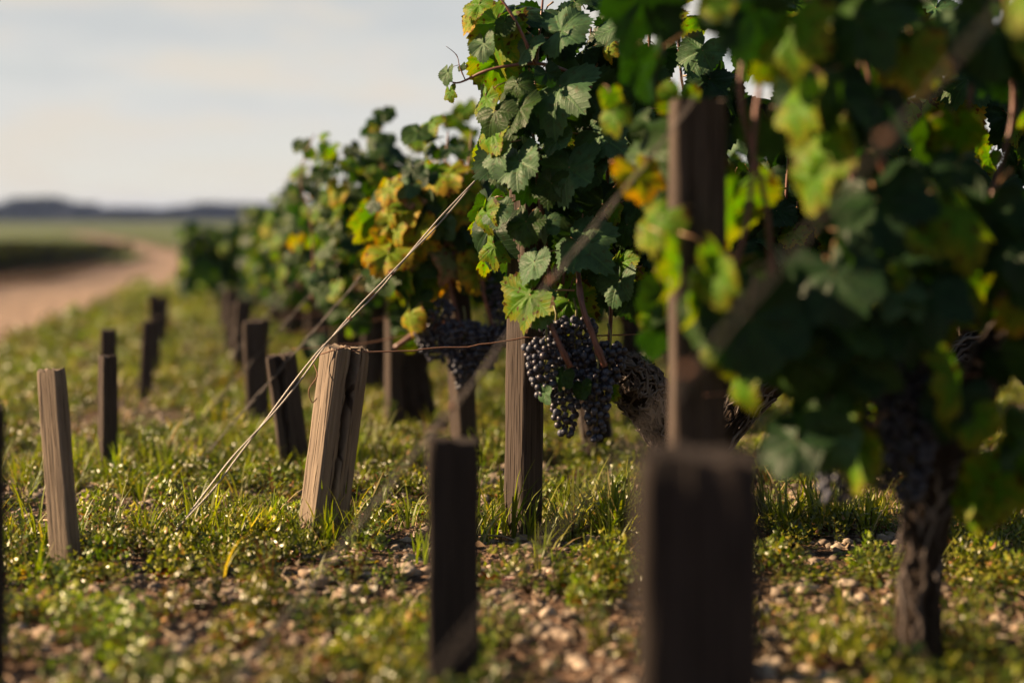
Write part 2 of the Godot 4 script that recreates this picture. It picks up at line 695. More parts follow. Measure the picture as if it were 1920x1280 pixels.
func build_far():
	rng.seed = 99
	# the block of vines across the track, and the fields behind it
	var bush := clump_mesh(5, 170, Vector3(1.9, 0.85, 0.42), 0.085, Color(0.12, 0.17, 0.04), Color(0.34, 0.40, 0.09))
	var where := []
	var cols := []
	var d := 26.0
	while d < 84.0:
		var t := track_at(d)
		var edge: float = (t[0] - t[1] - 0.9) if d < 240.0 else 40.0
		var x := edge
		while x > -0.36 * d - 14.0:
			var k := rnd(0.85, 1.15)
			where.append(Transform3D(Basis(Vector3.UP, atan2(0.1925, 0.98) + rnd(-0.05, 0.05)).scaled_local(Vector3(1.05, k, 1.0)), Vector3(x, ground_y(x, -d) + 0.2, -d)))
			var g := rnd(0.75, 1.25)
			cols.append(Color(g, g * rnd(0.92, 1.05), g))
			x -= 1.75
		if d > 62.0:
			x = (t[0] + t[1] + 1.5) if d < 240.0 else edge + 2.0
			while x < -2.0:
				where.append(Transform3D(Basis(Vector3.UP, 0.19), Vector3(x, ground_y(x, -d) + 0.2, -d)))
				cols.append(Color(1, 1, 1) * rnd(0.8, 1.2))
				x += 1.8
		d += 1.2 if d < 120.0 else 2.6
	var o := scatter("far_vineyard", bush, mats["far_leaf"], where, cols)
	tag(o, "dim green mass of vine rows across the dirt track", "vineyard", "", "stuff")
	# the open fields behind, either side of the track
	for side in 2:
		var st := begin()
		var rows := []
		var fd := 84.0
		while fd < 520.0:
			var t := track_at(fd)
			var mid: float = t[0] if fd < 238.0 else track_at(238.0)[0] - 0.35 * (fd - 238.0)
			var gap := 2.1 if fd < 238.0 else 0.0
			var row := []
			for k in 25:
				var f := k / 24.0
				var x := lerpf(mid - 260.0, mid - gap, f) if side == 0 else lerpf(mid + gap, mid + 260.0, f)
				row.append(Vector3(x, ground_y(x, -fd) + 0.10 + 0.16 * wob.get_noise_2d(x * 0.8, fd * 0.5), -fd))
			rows.append(row)
			fd *= 1.02
		for j in rows.size() - 1:
			for k in 24:
				for q in [rows[j][k], rows[j + 1][k], rows[j][k + 1], rows[j][k + 1], rows[j + 1][k], rows[j + 1][k + 1]]:
					st.add_vertex(q)
		var field := part(numbered("field"), finish(st), mats["meadow"], self)
		tag(field, "flat green field stretching towards the wood" if side == 0 else "green field beyond the bend of the track", "field", "", "structure")
	# the wood on the horizon
	where = []
	cols = []
	var crown := clump_mesh(8, 260, Vector3(7.0, 6.0, 5.0), 0.62, Color(0.035, 0.055, 0.03), Color(0.06, 0.085, 0.035))
	for i in 700:
		var dd := rnd(520, 640)
		var x := rnd(-0.42, 0.42) * dd
		var s := 0.72 + 0.35 * clampf(0.5 + 1.2 * wob.get_noise_1d(x * 0.05), 0, 1) + rnd(-0.18, 0.14)
		if absf(x / dd + 0.297) < 0.02:
			s *= 1.0 + 0.35 * (1.0 - absf(x / dd + 0.297) / 0.02)
		where.append(Transform3D(Basis(Vector3.UP, rnd(0, TAU)).scaled_local(Vector3(s * 1.3, s, s * 1.3)), Vector3(x, ground_y(x, -dd) - 0.3, -dd)))
		cols.append(Color(1, 1, 1) * rnd(0.7, 1.15))
	o = scatter("treeline", crown, mats["far_leaf"], where, cols)
	tag(o, "dark blurred wood along the horizon", "wood", "", "stuff")


# ------------------------------------------------------------------ posts and stakes
func timber_mesh(w: float, d: float, h: float, seed_: int, crack := 0.0, crack_at := 0.0, fine := true, taper := 0.0) -> ArrayMesh:
	# sawn post, rounded edges, weathered faces, uneven top, optional split running down from the top
	var st := begin()
	var per := (160 if crack > 0.0 else 60) if fine else 24
	var rows := 34 if fine else 10
	var s0 := seed_ * 13.7
	var grid := []
	for j in rows + 1:
		var f := float(j) / rows
		var y := -0.06 + (h + 0.06) * f
		var row := []
		for k in per + 1:
			var a := TAU * (k % per) / per
			var c := cos(a)
			var s := sin(a)
			var e := 9.0
			var r := pow(pow(absf(c), e) + pow(absf(s), e), -1.0 / e)
			var grain := wob.get_noise_3d(c * 6.0 + s0, s * 6.0, y * 3.0) * 0.035 + wob.get_noise_3d(c * 1.5 + s0, s * 1.5, y * 5.0) * 0.05
			r *= 1.0 + grain
			r *= 1.0 - 0.05 * smoothstep(0.985, 1.0, f)
			var px := c * r * w * 0.5 * (1.0 + taper * (1.0 - f))
			var pz := s * r * d * 0.5 * (1.0 + taper * (1.0 - f))
			if crack > 0.0:
				var line := crack_at - 0.012 * (1.0 - f) + 0.0035 * wob.get_noise_1d(y * 30.0 + s0)
				var wide := 0.0072 * smoothstep(0.02, 0.95, f) + 0.0028
				if s > 0.2:
					var g := 1.0 - smoothstep(wide * 0.45, wide, absf(px - line))
					pz -= g * crack * d * (0.5 + 0.7 * f)
			var top := 0.0
			if j == rows:
				top = 0.006 * wob.get_noise_2d(px * 60.0 + s0, pz * 60.0) + 0.10 * px * wob.get_noise_1d(s0)
			row.append([Vector3(px, y + top, pz), Vector2(float(k) / per + s0, 0.07 + (y + 0.06) * 0.85)])
		grid.append(row)
	for j in rows:
		for k in per:
			for q in [[j, k], [j + 1, k], [j, k + 1], [j, k + 1], [j + 1, k], [j + 1, k + 1]]:
				st.set_uv(grid[q[0]][q[1]][1])
				st.add_vertex(grid[q[0]][q[1]][0])
	st.set_smooth_group(1)
	var mid := Vector3(0, h - 0.002, 0)
	for k in per:
		for v in [[mid, Vector2(0.5, 0.0)], [grid[rows][k + 1][0], Vector2(0.5 + grid[rows][k + 1][0].x * 4.0, grid[rows][k + 1][0].z * 4.0)], [grid[rows][k][0], Vector2(0.5 + grid[rows][k][0].x * 4.0, grid[rows][k][0].z * 4.0)]]:
			st.set_uv(v[1])
			st.add_vertex(v[0])
	return finish(st)


func place_timber(called: String, row: float, u: float, w: float, size: Vector3, turn: float, lean_u: float, lean_w: float, mat: String, label: String, group: String, seed_: int, crack := 0.0, crack_at := 0.0, fine := true, taper := 0.0) -> MeshInstance3D:
	var m := timber_mesh(size.x, size.z, size.y, seed_, crack, crack_at, fine, taper)
	var b := row_basis() * Basis(Vector3(0, 0, 1), -lean_u) * Basis(Vector3(1, 0, 0), lean_w) * Basis(Vector3.UP, turn)
	var o := part(numbered(called), m, mats[mat], self, Transform3D(b, row_point(row, u, 0.0, w)))
	tag(o, label, "post" if called == "end_post" else "stake", group)
	return o


func build_timber():
	var posts := "end posts of the vine rows"
	var stakes := "anchor stakes at the row ends"
	var outer := "slim stakes along the headland"
	# end posts; row 0 is the sharp row with the large bunches
	place_timber("end_post", 0, 0.0, 0, Vector3(0.052, 0.70, 0.05), 0.62, 0.012, 0, "wood", "square weathered end post beside the sharp bunches of dark grapes", posts, 1, 0.0, 0.0, true, 0.12)
	place_timber("end_post", -1, 0.0, 0, Vector3(0.066, 0.70, 0.05), -0.12, 0.0, 0, "wood", "blurred dark end post rising between drooping backlit leaves", posts, 2)
	place_timber("end_post", 1, 0.07, 0, Vector3(0.054, 0.72, 0.05), 0.45, -0.055, 0, "wood", "tilted end post behind the bunches below yellow leaves", posts, 3)
	place_timber("end_post", 2, 0.02, 0, Vector3(0.06, 0.66, 0.05), 0.3, 0.0, 0, "wood", "grey end post just behind the yellow-leaved vine", posts, 4, 0, 0, false)
	for k in range(3, 12):
		place_timber("end_post", k, rnd(-0.03, 0.05), 0, Vector3(0.06, rnd(0.66, 0.74), 0.055), rnd(-0.2, -0.03), rnd(-0.03, 0.03), 0, "wood", "dark blurred end post, %s row beyond the yellow-leaved vine" % ORDINAL[k - 1], "far end posts", 10 + k, 0, 0, false)
	place_timber("end_post", NEAR_ROW, 0.19, 0, Vector3(0.066, 0.95, 0.055), 0.2, 0, 0, "wood", "end post above the big dark stake with the lit top", posts, 9)
	# a second post further along the sharp row
	place_timber("row_post", 0, 0.90, -0.02, Vector3(0.05, 0.70, 0.045), 0.3, 0.0, 0, "wood", "grey post further along the sharp row beside a gnarled arm", "", 27)
	# anchor stakes
	place_timber("anchor_stake", 0, -0.376, 0.0, Vector3(0.074, 0.352, 0.064), 0.42, 0.125, 0.0, "wood_pale", "leaning sunlit stake with a long split down its face", stakes, 5, 0.75, 0.004)
	place_timber("anchor_stake", -1, -0.300, 0.0, Vector3(0.060, 0.30, 0.05), -0.17, -0.005, 0, "wood_old", "narrow dark stake standing among the pale pebbles", stakes, 6)
	place_timber("anchor_stake", NEAR_ROW, -0.214, 0.0, Vector3(0.095, 0.345, 0.075), -0.33, 0, 0, "wood_old", "large very blurred dark stake with sunlight on its top", stakes, 7)
	place_timber("anchor_stake", 1, -0.36, 0, Vector3(0.072, 0.285, 0.06), 0.05, -0.13, 0, "wood", "grey knotty stake tilted behind the leaning split stake", stakes, 8, 0.3, -0.005)
	for k in range(2, 11):
		place_timber("anchor_stake", k, -0.38 + rnd(-0.04, 0.04), 0, Vector3(0.07, rnd(0.28, 0.36), 0.06), rnd(-0.2, -0.03), rnd(-0.1, 0.1), 0, "wood", "dark anchor stake, %s behind the grey knotty tilted stake" % ORDINAL[k - 1], "far anchor stakes", 30 + k, 0, 0, false)
	# outer stakes
	place_timber("slim_stake", 0, -0.812, 0.19, Vector3(0.043, 0.335, 0.026), -0.62, -0.075, 0, "wood_pale", "pale sunlit stake at the grassy edge, standing alone", outer, 41, 0, 0, true, 0.1)
	place_timber("slim_stake", 1, -0.815, -0.02, Vector3(0.038, 0.285, 0.034), 0.5, 0.0, 0, "wood", "thin grey stake in tall grass behind the pale sunlit stake", outer, 42, 0, 0, true, 0.12)
	place_timber("slim_stake", -1, -0.832, 0.0, Vector3(0.045, 0.34, 0.04), 0.1, 0.0, 0, "wood_old", "dark blurred stake at the edge of the pebbly strip", outer, 43)
	for k in range(2, 9):
		place_timber("slim_stake", k, -0.86 + rnd(-0.05, 0.08), 0, Vector3(0.045, rnd(0.27, 0.36), 0.04), rnd(-0.2, -0.03), rnd(-0.05, 0.05), 0, "wood", "dark slim stake, %s behind the thin grey stake in grass" % ORDINAL[k - 1], "far slim stakes", 50 + k, 0, 0, false, 0.1)


# ------------------------------------------------------------------ wires
func sagging(a: Vector3, b: Vector3, sag: float, n: int, wobble := 0.0, s := 0.0) -> Array:
	var out := []
	for i in n + 1:
		var t := float(i) / n
		var p := a.lerp(b, t)
		p.y -= sag * 4.0 * t * (1.0 - t)
		if wobble > 0.0:
			p += Vector3(wob.get_noise_2d(t * 5.0, s), wob.get_noise_2d(t * 5.0, s + 9.0), wob.get_noise_2d(t * 5.0, s + 20.0)) * wobble
		out.append(p)
	return out


func evenly(n: int, r: float) -> Array:
	var a := []
	a.resize(n)
	a.fill(r)
	return a


func build_wires():
	for k in range(-2, 9):
		var top := Vector3(-0.015, 0.69, 0.03)
		var foot := Vector3(-0.64, -0.02, 0.03)
		if k == 0:
			top = Vector3(-0.024, 0.742, 0.035)
			foot = Vector3(-0.685, -0.015, 0.075)
		elif k == -1:
			top = Vector3(-0.01, 0.705, 0.035)
			foot = Vector3(-0.605, -0.02, 0.03)
		elif k == -2:
			top = Vector3(0.17, 0.865, 0.03)
			foot = Vector3(-0.63, -0.02, 0.03)
		var label: String = {
			-2: "very blurred grey wire crossing before the dark leaves", -1: "blurred twin wire slanting past the narrow dark stake",
			0: "sharp twisted steel wire slanting down past the leaning split stake", 1: "blurred wire slanting behind the sharp twisted wire",
		}.get(k, "dim slanting wire of the %s row beyond the yellow-leaved vine" % ORDINAL[maxi(k - 1, 0)])
		var t := thing("anchor_wire", row_point(NEAR_ROW if k == -2 else float(k), 0, 0), label, "wire", "anchor wires of the row ends" if k < 2 else "far anchor wires", row_basis())
		var line := sagging(top, foot, 0.004, 140, 0.002, k * 3.0)
		if k == 0:
			# it is pulled up a little where it is tied at the stake's head
			for i in line.size():
				var f := i / 140.0
				line[i].y += 0.027 * minf(f / 0.546, (1.0 - f) / 0.454)
		for s in 2:
			var pts := []
			for i in line.size():
				var f := i / 140.0
				var a := f * TAU * (2.5 if k == 0 else 5.0) + PI * s
				var r := (0.0030 if k == 0 else 0.002) + 0.003 * f * f * (0.3 + 0.7 * s)
				pts.append(line[i] + Vector3(0.76 * cos(a), -0.65 * cos(a), sin(a)) * r)
			var st := begin()
			tube(st, pts, evenly(pts.size(), 0.0016 if k == 0 else (0.00045 if k == -2 else (0.0009 if k == -1 else 0.0014))), 6)
			part("strand", finish(st), mats["steel" if k == 0 else "old_steel"], t)
		var ties := [0.10, 0.345, 0.46] if k == 0 else [0.3, 0.5]
		for f in ties:
			var c := top.lerp(foot, f)
			c.y -= 0.004 * 4.0 * f * (1.0 - f)
			if k == 0:
				c.y += 0.027 * minf(f / 0.546, (1.0 - f) / 0.454)
			var st := begin()
			var pts := []
			var dir := (foot - top).normalized()
			var a := dir.cross(Vector3.BACK).normalized()
			var b := dir.cross(a)
			for i in 22:
				var q := i / 21.0
				pts.append(c + dir * (q - 0.5) * 0.007 + (a * cos(q * 20.0) + b * sin(q * 20.0)) * (0.0036 + 0.0006 * sin(i * 2.1)))
			pts.append(pts[-1] + a * 0.005 - dir * 0.002)
			tube(st, pts, evenly(23, 0.0009), 5)
			part("wire_tie", finish(st), mats["rust" if k < 1 else "old_steel"], t)
	# rusty low wires along the rows
	for k in range(-1, 5):
		var label: String = {-1: "blurred rusty wire running along the row of drooping leaves", 0: "rusty wire strung from the split stake through the sharp bunches", 1: "thin rusty wire behind the sharp post under yellow leaves"}.get(k, "rusty wire along the %s row beyond the yellow-leaved vine" % ORDINAL[maxi(k - 1, 0)])
		var t := thing("trellis_wire", row_point(k, 0, 0), label, "wire", "rusty wires along the rows" if k < 2 else "far rusty wires", row_basis())
		var st := begin()
		var a := Vector3(-0.335, 0.352, 0.02)
		var b := Vector3(-0.005, 0.372, 0.036)
		if k != 0:
			a = Vector3(-0.37, 0.30, 0.02)
			b = Vector3(0.0, 0.345, 0.03)
		var pts := sagging(a, b, 0.009, 16, 0.003, k * 7.0)
		pts[0] = a
		if k == -1:
			pts = [b]
		pts += sagging(b, Vector3(0.9, 0.385, 0.01), 0.0, 12, 0.002, k * 5.0).slice(1)
		pts.append(Vector3(2.4, 0.40, 0.0))
		tube(st, pts, evenly(pts.size(), 0.0014), 6)
		part("strand", finish(st), mats["rust"], t)
		if k == 0:
			# the loose end wound round the stake's head
			var s2 := begin()
			var loose := [Vector4(-0.325, 0.354, 0.0, .0013), Vector4(-0.33, 0.36, 0.03, .0013), Vector4(-0.365, 0.352, 0.035, .0013), Vector4(-0.392, 0.338, 0.02, .0012), Vector4(-0.386, 0.31, 0.035, .0012), Vector4(-0.402, 0.285, 0.045, .001), Vector4(-0.396, 0.262, 0.042, .001), Vector4(-0.388, 0.27, 0.05, .001)]
			var sp := smooth_path(loose, 6)
			tube(s2, xyz(sp), radii_of(sp), 5)
			part("loose_end", finish(s2), mats["rust"], t)


# ------------------------------------------------------------------ vines
func leaf_basis(normal: Vector3, tip: Vector3) -> Basis:
	var z := normal.normalized()
	var y := -(tip - z * tip.dot(z)).normalized()
	return Basis(y.cross(z).normalized(), y, z)


func leaf_in_row(yaw: float, pitch: float, tip_turn: float) -> Basis:
	# a leaf that faces the near side, turned by yaw (towards +u) and pitch (upwards), its tip turned from straight down
	var n := Vector3(sin(yaw) * cos(pitch), sin(pitch), cos(yaw) * cos(pitch))
	var tip := Vector3(sin(tip_turn), -cos(tip_turn), 0)
	return leaf_basis(n, tip)


const LEAF_KINDS := ["leaf_dark", "leaf_mid", "leaf_pale", "leaf_lime", "leaf_gold", "leaf_rust"]


func add_leaf(parent: Node, at: Vector3, b: Basis, width: float, kind: int, variant := -1) -> void:
	var m: ArrayMesh = leaf_meshes[variant if variant >= 0 else rng.randi_range(0, leaf_meshes.size() - 1)]
	var o := MeshInstance3D.new()
	o.name = "leaf"
	o.mesh = m
	o.set_surface_override_material(0, mats[LEAF_KINDS[kind]])
	o.transform = Transform3D(b.scaled_local(Vector3.ONE * width), at)
	parent.add_child(o, true)


func pick_kind(mix: Array) -> int:
	var x := rng.randf()
	for i in mix.size():
		x -= mix[i]
		if x < 0:
			return i
	return 0


func random_leaf(region: Dictionary) -> Array:
	# [place, basis, width] somewhere in the row's canopy
	var u := rnd(region.u0, region.u1)
	var h := lerpf(region.h0, region.h1, pow(rng.randf(), region.get("pow", 0.9)))
	var ragged: float = region.get("ragged", 0.05) * wob.get_noise_2d(u * 6.0, region.seed)
	h += ragged
	var side := 1.0 if rng.randf() < 0.6 else -1.0
	var depth: float = region.get("depth", 0.15)
	var w := side * depth * sqrt(rng.randf())
	var end: float = clampf((region.u0 + 0.14 - u) / 0.14, 0, 1) * region.get("end", 1.0)
	var top: float = clampf((h - region.h1 + 0.12) / 0.12, 0, 1)
	var n := Vector3(rnd(-0.75, 0.55) - 0.8 * end, rnd(-0.05, 0.75) + 0.7 * top, side * rnd(0.35, 1.0))
	var tip := Vector3(rnd(-0.6, 0.6) - 0.4 * end, -1.0, side * rnd(-0.1, 0.4))
	return [Vector3(u, h, w), leaf_basis(n, tip), rnd(0.052, 0.13) * region.get("size", 1.0)]


func bunch(parent: Node, top: Vector3, length: float, width: float, seed_: int, single: bool):
	var r_ := RandomNumberGenerator.new()
	r_.seed = seed_ * 31 + 7
	var root := Node3D.new()
	root.name = "grape_bunch"
	root.position = top
	parent.add_child(root, true)
	# stalk
	var st := begin()
	tube(st, [Vector3(0, 0.035, -0.01), Vector3(0.003, 0.015, 0), Vector3(0, -length * 0.45, 0.0), Vector3(0.002, -length * 0.9, 0.0)], [0.0022, 0.0022, 0.0018, 0.001], 5)
	part("stalk", finish(st), mats["berry_stalk"], root)
	var placed := []
	var tries := 0
	var joined := SurfaceTool.new()
	joined.begin(Mesh.PRIMITIVE_TRIANGLES)
	while tries < 2600:
		tries += 1
		var f := r_.randf()
		var prof := (0.55 + 0.45 * smoothstep(0.0, 0.18, f)) * (1.0 - 0.62 * pow(f, 1.4))
		var a := r_.randf_range(0, TAU)
		var rr := width * 0.5 * prof * sqrt(r_.randf_range(0.42, 1.0))
		var p := Vector3(cos(a) * rr, -f * length, sin(a) * rr * 0.8)
		var size := r_.randf_range(0.0102, 0.0150)
		var ok := true
		for q in placed:
			if p.distance_to(q[0]) < (size + q[1]) * 0.46:
				ok = false
				break
		if not ok:
			continue
		placed.append([p, size])
		var t := Transform3D(Basis(Vector3(r_.randf(), r_.randf(), r_.randf() + 0.01).normalized(), r_.randf_range(0, TAU)).scaled(Vector3.ONE * size), p)
		if single:
			part("grape", berry_meshes[r_.randi_range(0, 2)], mats["berry%d" % r_.randi_range(0, 2)], root, t)
		else:
			joined.append_from(berry_meshes[0], 0, t)
	if not single:
		var o := part("grapes", joined.commit(), mats["berry0"], root)
		o.set_meta("kind", "stuff")


func woody(parent: Node, called: String, pts: Array, strips: int, seed_: int, shag := 1.0):
	# a gnarled limb: a lumpy core with peeling strips of bark
	var path := smooth_path(pts, 8)
	var st := begin()
	tube(st, xyz(path), radii_of(path), 16, 0.34, seed_)
	var core := part(called, finish(st), mats["bark"], parent)
	if strips <= 0:
		return
	var r_ := RandomNumberGenerator.new()
	r_.seed = seed_ * 17 + 3
	for shade in 2:
		var s2 := begin()
		for i in strips / 2:
			var n := path.size()
			var i0 := r_.randi_range(0, maxi(0, n - 6))
			var len_ := r_.randi_range(4, 10)
			var ang := r_.randf_range(0, TAU)
			var spin := r_.randf_range(-0.12, 0.12)
			var sp := []
			var sr := []
			for j in len_:
				var q: Vector4 = path[mini(i0 + j, n - 1)]
				var q2: Vector4 = path[mini(i0 + j + 1, n - 1)]
				var c := Vector3(q.x, q.y, q.z)
				var dir := (Vector3(q2.x, q2.y, q2.z) - c)
				if dir.length() < 1e-5:
					var q0: Vector4 = path[n - 2]
					dir = c - Vector3(q0.x, q0.y, q0.z)
					c += dir * 0.4 * (i0 + j - n + 2)
				dir = dir.normalized()
				var a := dir.cross(Vector3(0.2, 0.3, 0.9)).normalized()
				var b := dir.cross(a)
				var th := ang + spin * j + 0.5 * wob.get_noise_2d(j * 0.9 + i * 3.3, seed_)
				var f := float(j) / (len_ - 1)
				var lift := 1.03 + shag * 0.16 * (absf(f - 0.5) * 2.0) * r_.randf() + 0.05 * r_.randf()
				sp.append(c + (a * cos(th) + b * sin(th)) * q.w * lift)
				sr.append((0.0022 + 0.0022 * r_.randf()) * (1.0 - 0.7 * absf(f - 0.5) * 2.0) + 0.0004)
			tube(s2, sp, sr, 4, 0.0, 0.0, false)
		part("bark", finish(s2), mats["bark_strip" if shade == 0 else "bark_strip_dark"], core)


func cane(parent: Node, pts: Array):
	var path := smooth_path(pts, 5)
	var st := begin()
	var rr := radii_of(path)
	for i in rr.size():
		if i % 7 == 3:
			rr[i] *= 1.35
	tube(st, xyz(path), rr, 7)
	part("cane", finish(st), mats["cane"], parent)


func random_cane(parent: Node, u: float, h0: float, h1: float):
	var w := rnd(-0.06, 0.06)
	var pts := []
	var x := u
	for i in 5:
		var f := i / 4.0
		pts.append(Vector4(x, lerpf(h0, h1, f), w + rnd(-0.015, 0.015), lerpf(0.0042, 0.002, f)))
		x += rnd(-0.045, 0.045)
	cane(parent, pts)


# hero leaves of the sharp row: u, h (mm), w (mm), width (mm), turn of the tip, yaw, pitch (degrees), kind, variant
const SHARP := [
	[33, 829, 170, 141, 4, -54, 36, 2, 0], [106, 745, 160, 123, 52, -52, 28, 2, 1], [162, 951, 150, 114, -12, -47, 31, 2, 2], [36, 928, 165, 101, 78, -50, 32, 2, 3],
	[-17, 902, 150, 66, -15, -62, 26, 2, 4], [-95, 908, 120, 57, 8, -52, 16, 2, 5], [-60, 928, 80, 123, -8, -72, 10, 3, 6], [-116, 952, 90, 50, -40, -70, 15, 4, 7],
	[-102, 979, 110, 68, -60, -50, 35, 3, 8], [-60, 944, 140, 46, 10, -42, 24, 1, 9], [7, 853, 175, 46, 20, -12, 10, 0, 5], [-77, 786, 140, 84, -38, -52, 21, 1, 0],
	[-89, 809, 110, 75, -20, -72, 8, 3, 2], [-39, 791, 165, 92, 0, -60, 28, 1, 4], [-40, 834, 150, 64, 18, -45, 18, 1, 6], [-81, 751, 130, 92, -34, -68, 6, 3, 8],
	[-74, 710, 145, 73, -10, -67, 18, 2, 1], [29, 735, 170, 64, 6, -64, 34, 2, 7], [174, 775, 150, 84, -28, -54, 24, 2, 9], [189, 845, 130, 106, 12, -15, 8, 1, 3],
	[128, 898, 150, 40, 10, -60, 10, 4, 6], [-41, 696, 175, 97, 24, -58, 30, 2, 5], [-75, 612, 150, 64, 4, -50, 22, 2, 2], [-94, 606, 130, 68, -12, -70, 6, 3, 0],
	[49, 685, 175, 128, 18, -56, 30, 2, 8], [98, 686, 168, 88, -6, -62, 32, 2, 4], [19, 657, 165, 77, -8, -48, 18, 1, 1], [7, 587, 165, 57, 10, -56, 26, 2, 6],
	[-28, 589, 168, 73, -14, -47, 20, 1, 3], [65, 551, 175, 123, 48, -48, 32, 2, 0], [158, 583, 165, 75, 34, -42, 20, 1, 9], [-15, 518, 178, 77, -4, -66, 26, 2, 7],
	[-24, 461, 182, 119, -76, -50, 16, 3, 1], [-10, 446, 180, 81, 20, -62, 22, 2, 3], [144, 484, 165, 81, -14, -52, 20, 2, 5], [169, 455, 160, 73, 12, -10, 10, 1, 2],
	[138, 606, 150, 48, 6, -66, 8, 3, 4], [235, 687, 140, 62, 0, -62, 10, 3, 8], [239, 612, 140, 64, 14, -64, 6, 3, 6], [152, 516, 150, 79, -8, -62, 12, 3, 0],
	[84, 562, 120, 106, 10, -12, 4, 1, 5], [126, 620, 110, 114, -14, -16, 6, 1, 9], [213, 717, 110, 121, 8, -18, 6, 1, 7], [96, 833, 110, 128, -10, -16, 8, 1, 2],
	[32, 318, 190, 46, -20, -52, 16, 1, 6], [69, 297, 192, 40, 24, -50, 20, 1, 4], [1, 288, 186, 44, -12, -68, -4, 2, 8], [131, 285, 160, 34, 40, -60, 10, 3, 3],
	[-151, 860, 60, 40, -8, -62, 14, 2, 5], [-146, 826, 55, 36, 20, -60, 4, 3, 1], [-123, 872, 60, 22, -60, -52, 36, 1, 2],
]


func vine_root(row: float, u0: float, label: String, group: String) -> Node3D:
	return thing("grapevine", row_point(row, u0, 0), label, "grapevine", group, row_basis())


func fill_leaves(v: Node3D, u0: float, n: int, region: Dictionary, mix: Array):
	# region and hero leaves are given in row coordinates; the vine's node stands at u0
	for i in n:
		var l := random_leaf(region)
		if region.has("clear") and region.clear.has_point(Vector2(l[0].x, l[0].y)) and l[0].z > -0.03:
			l[0].z = -0.06 - absf(l[0].z)
		add_leaf(v, l[0] - Vector3(u0, 0, 0), l[1], l[2], pick_kind(mix))


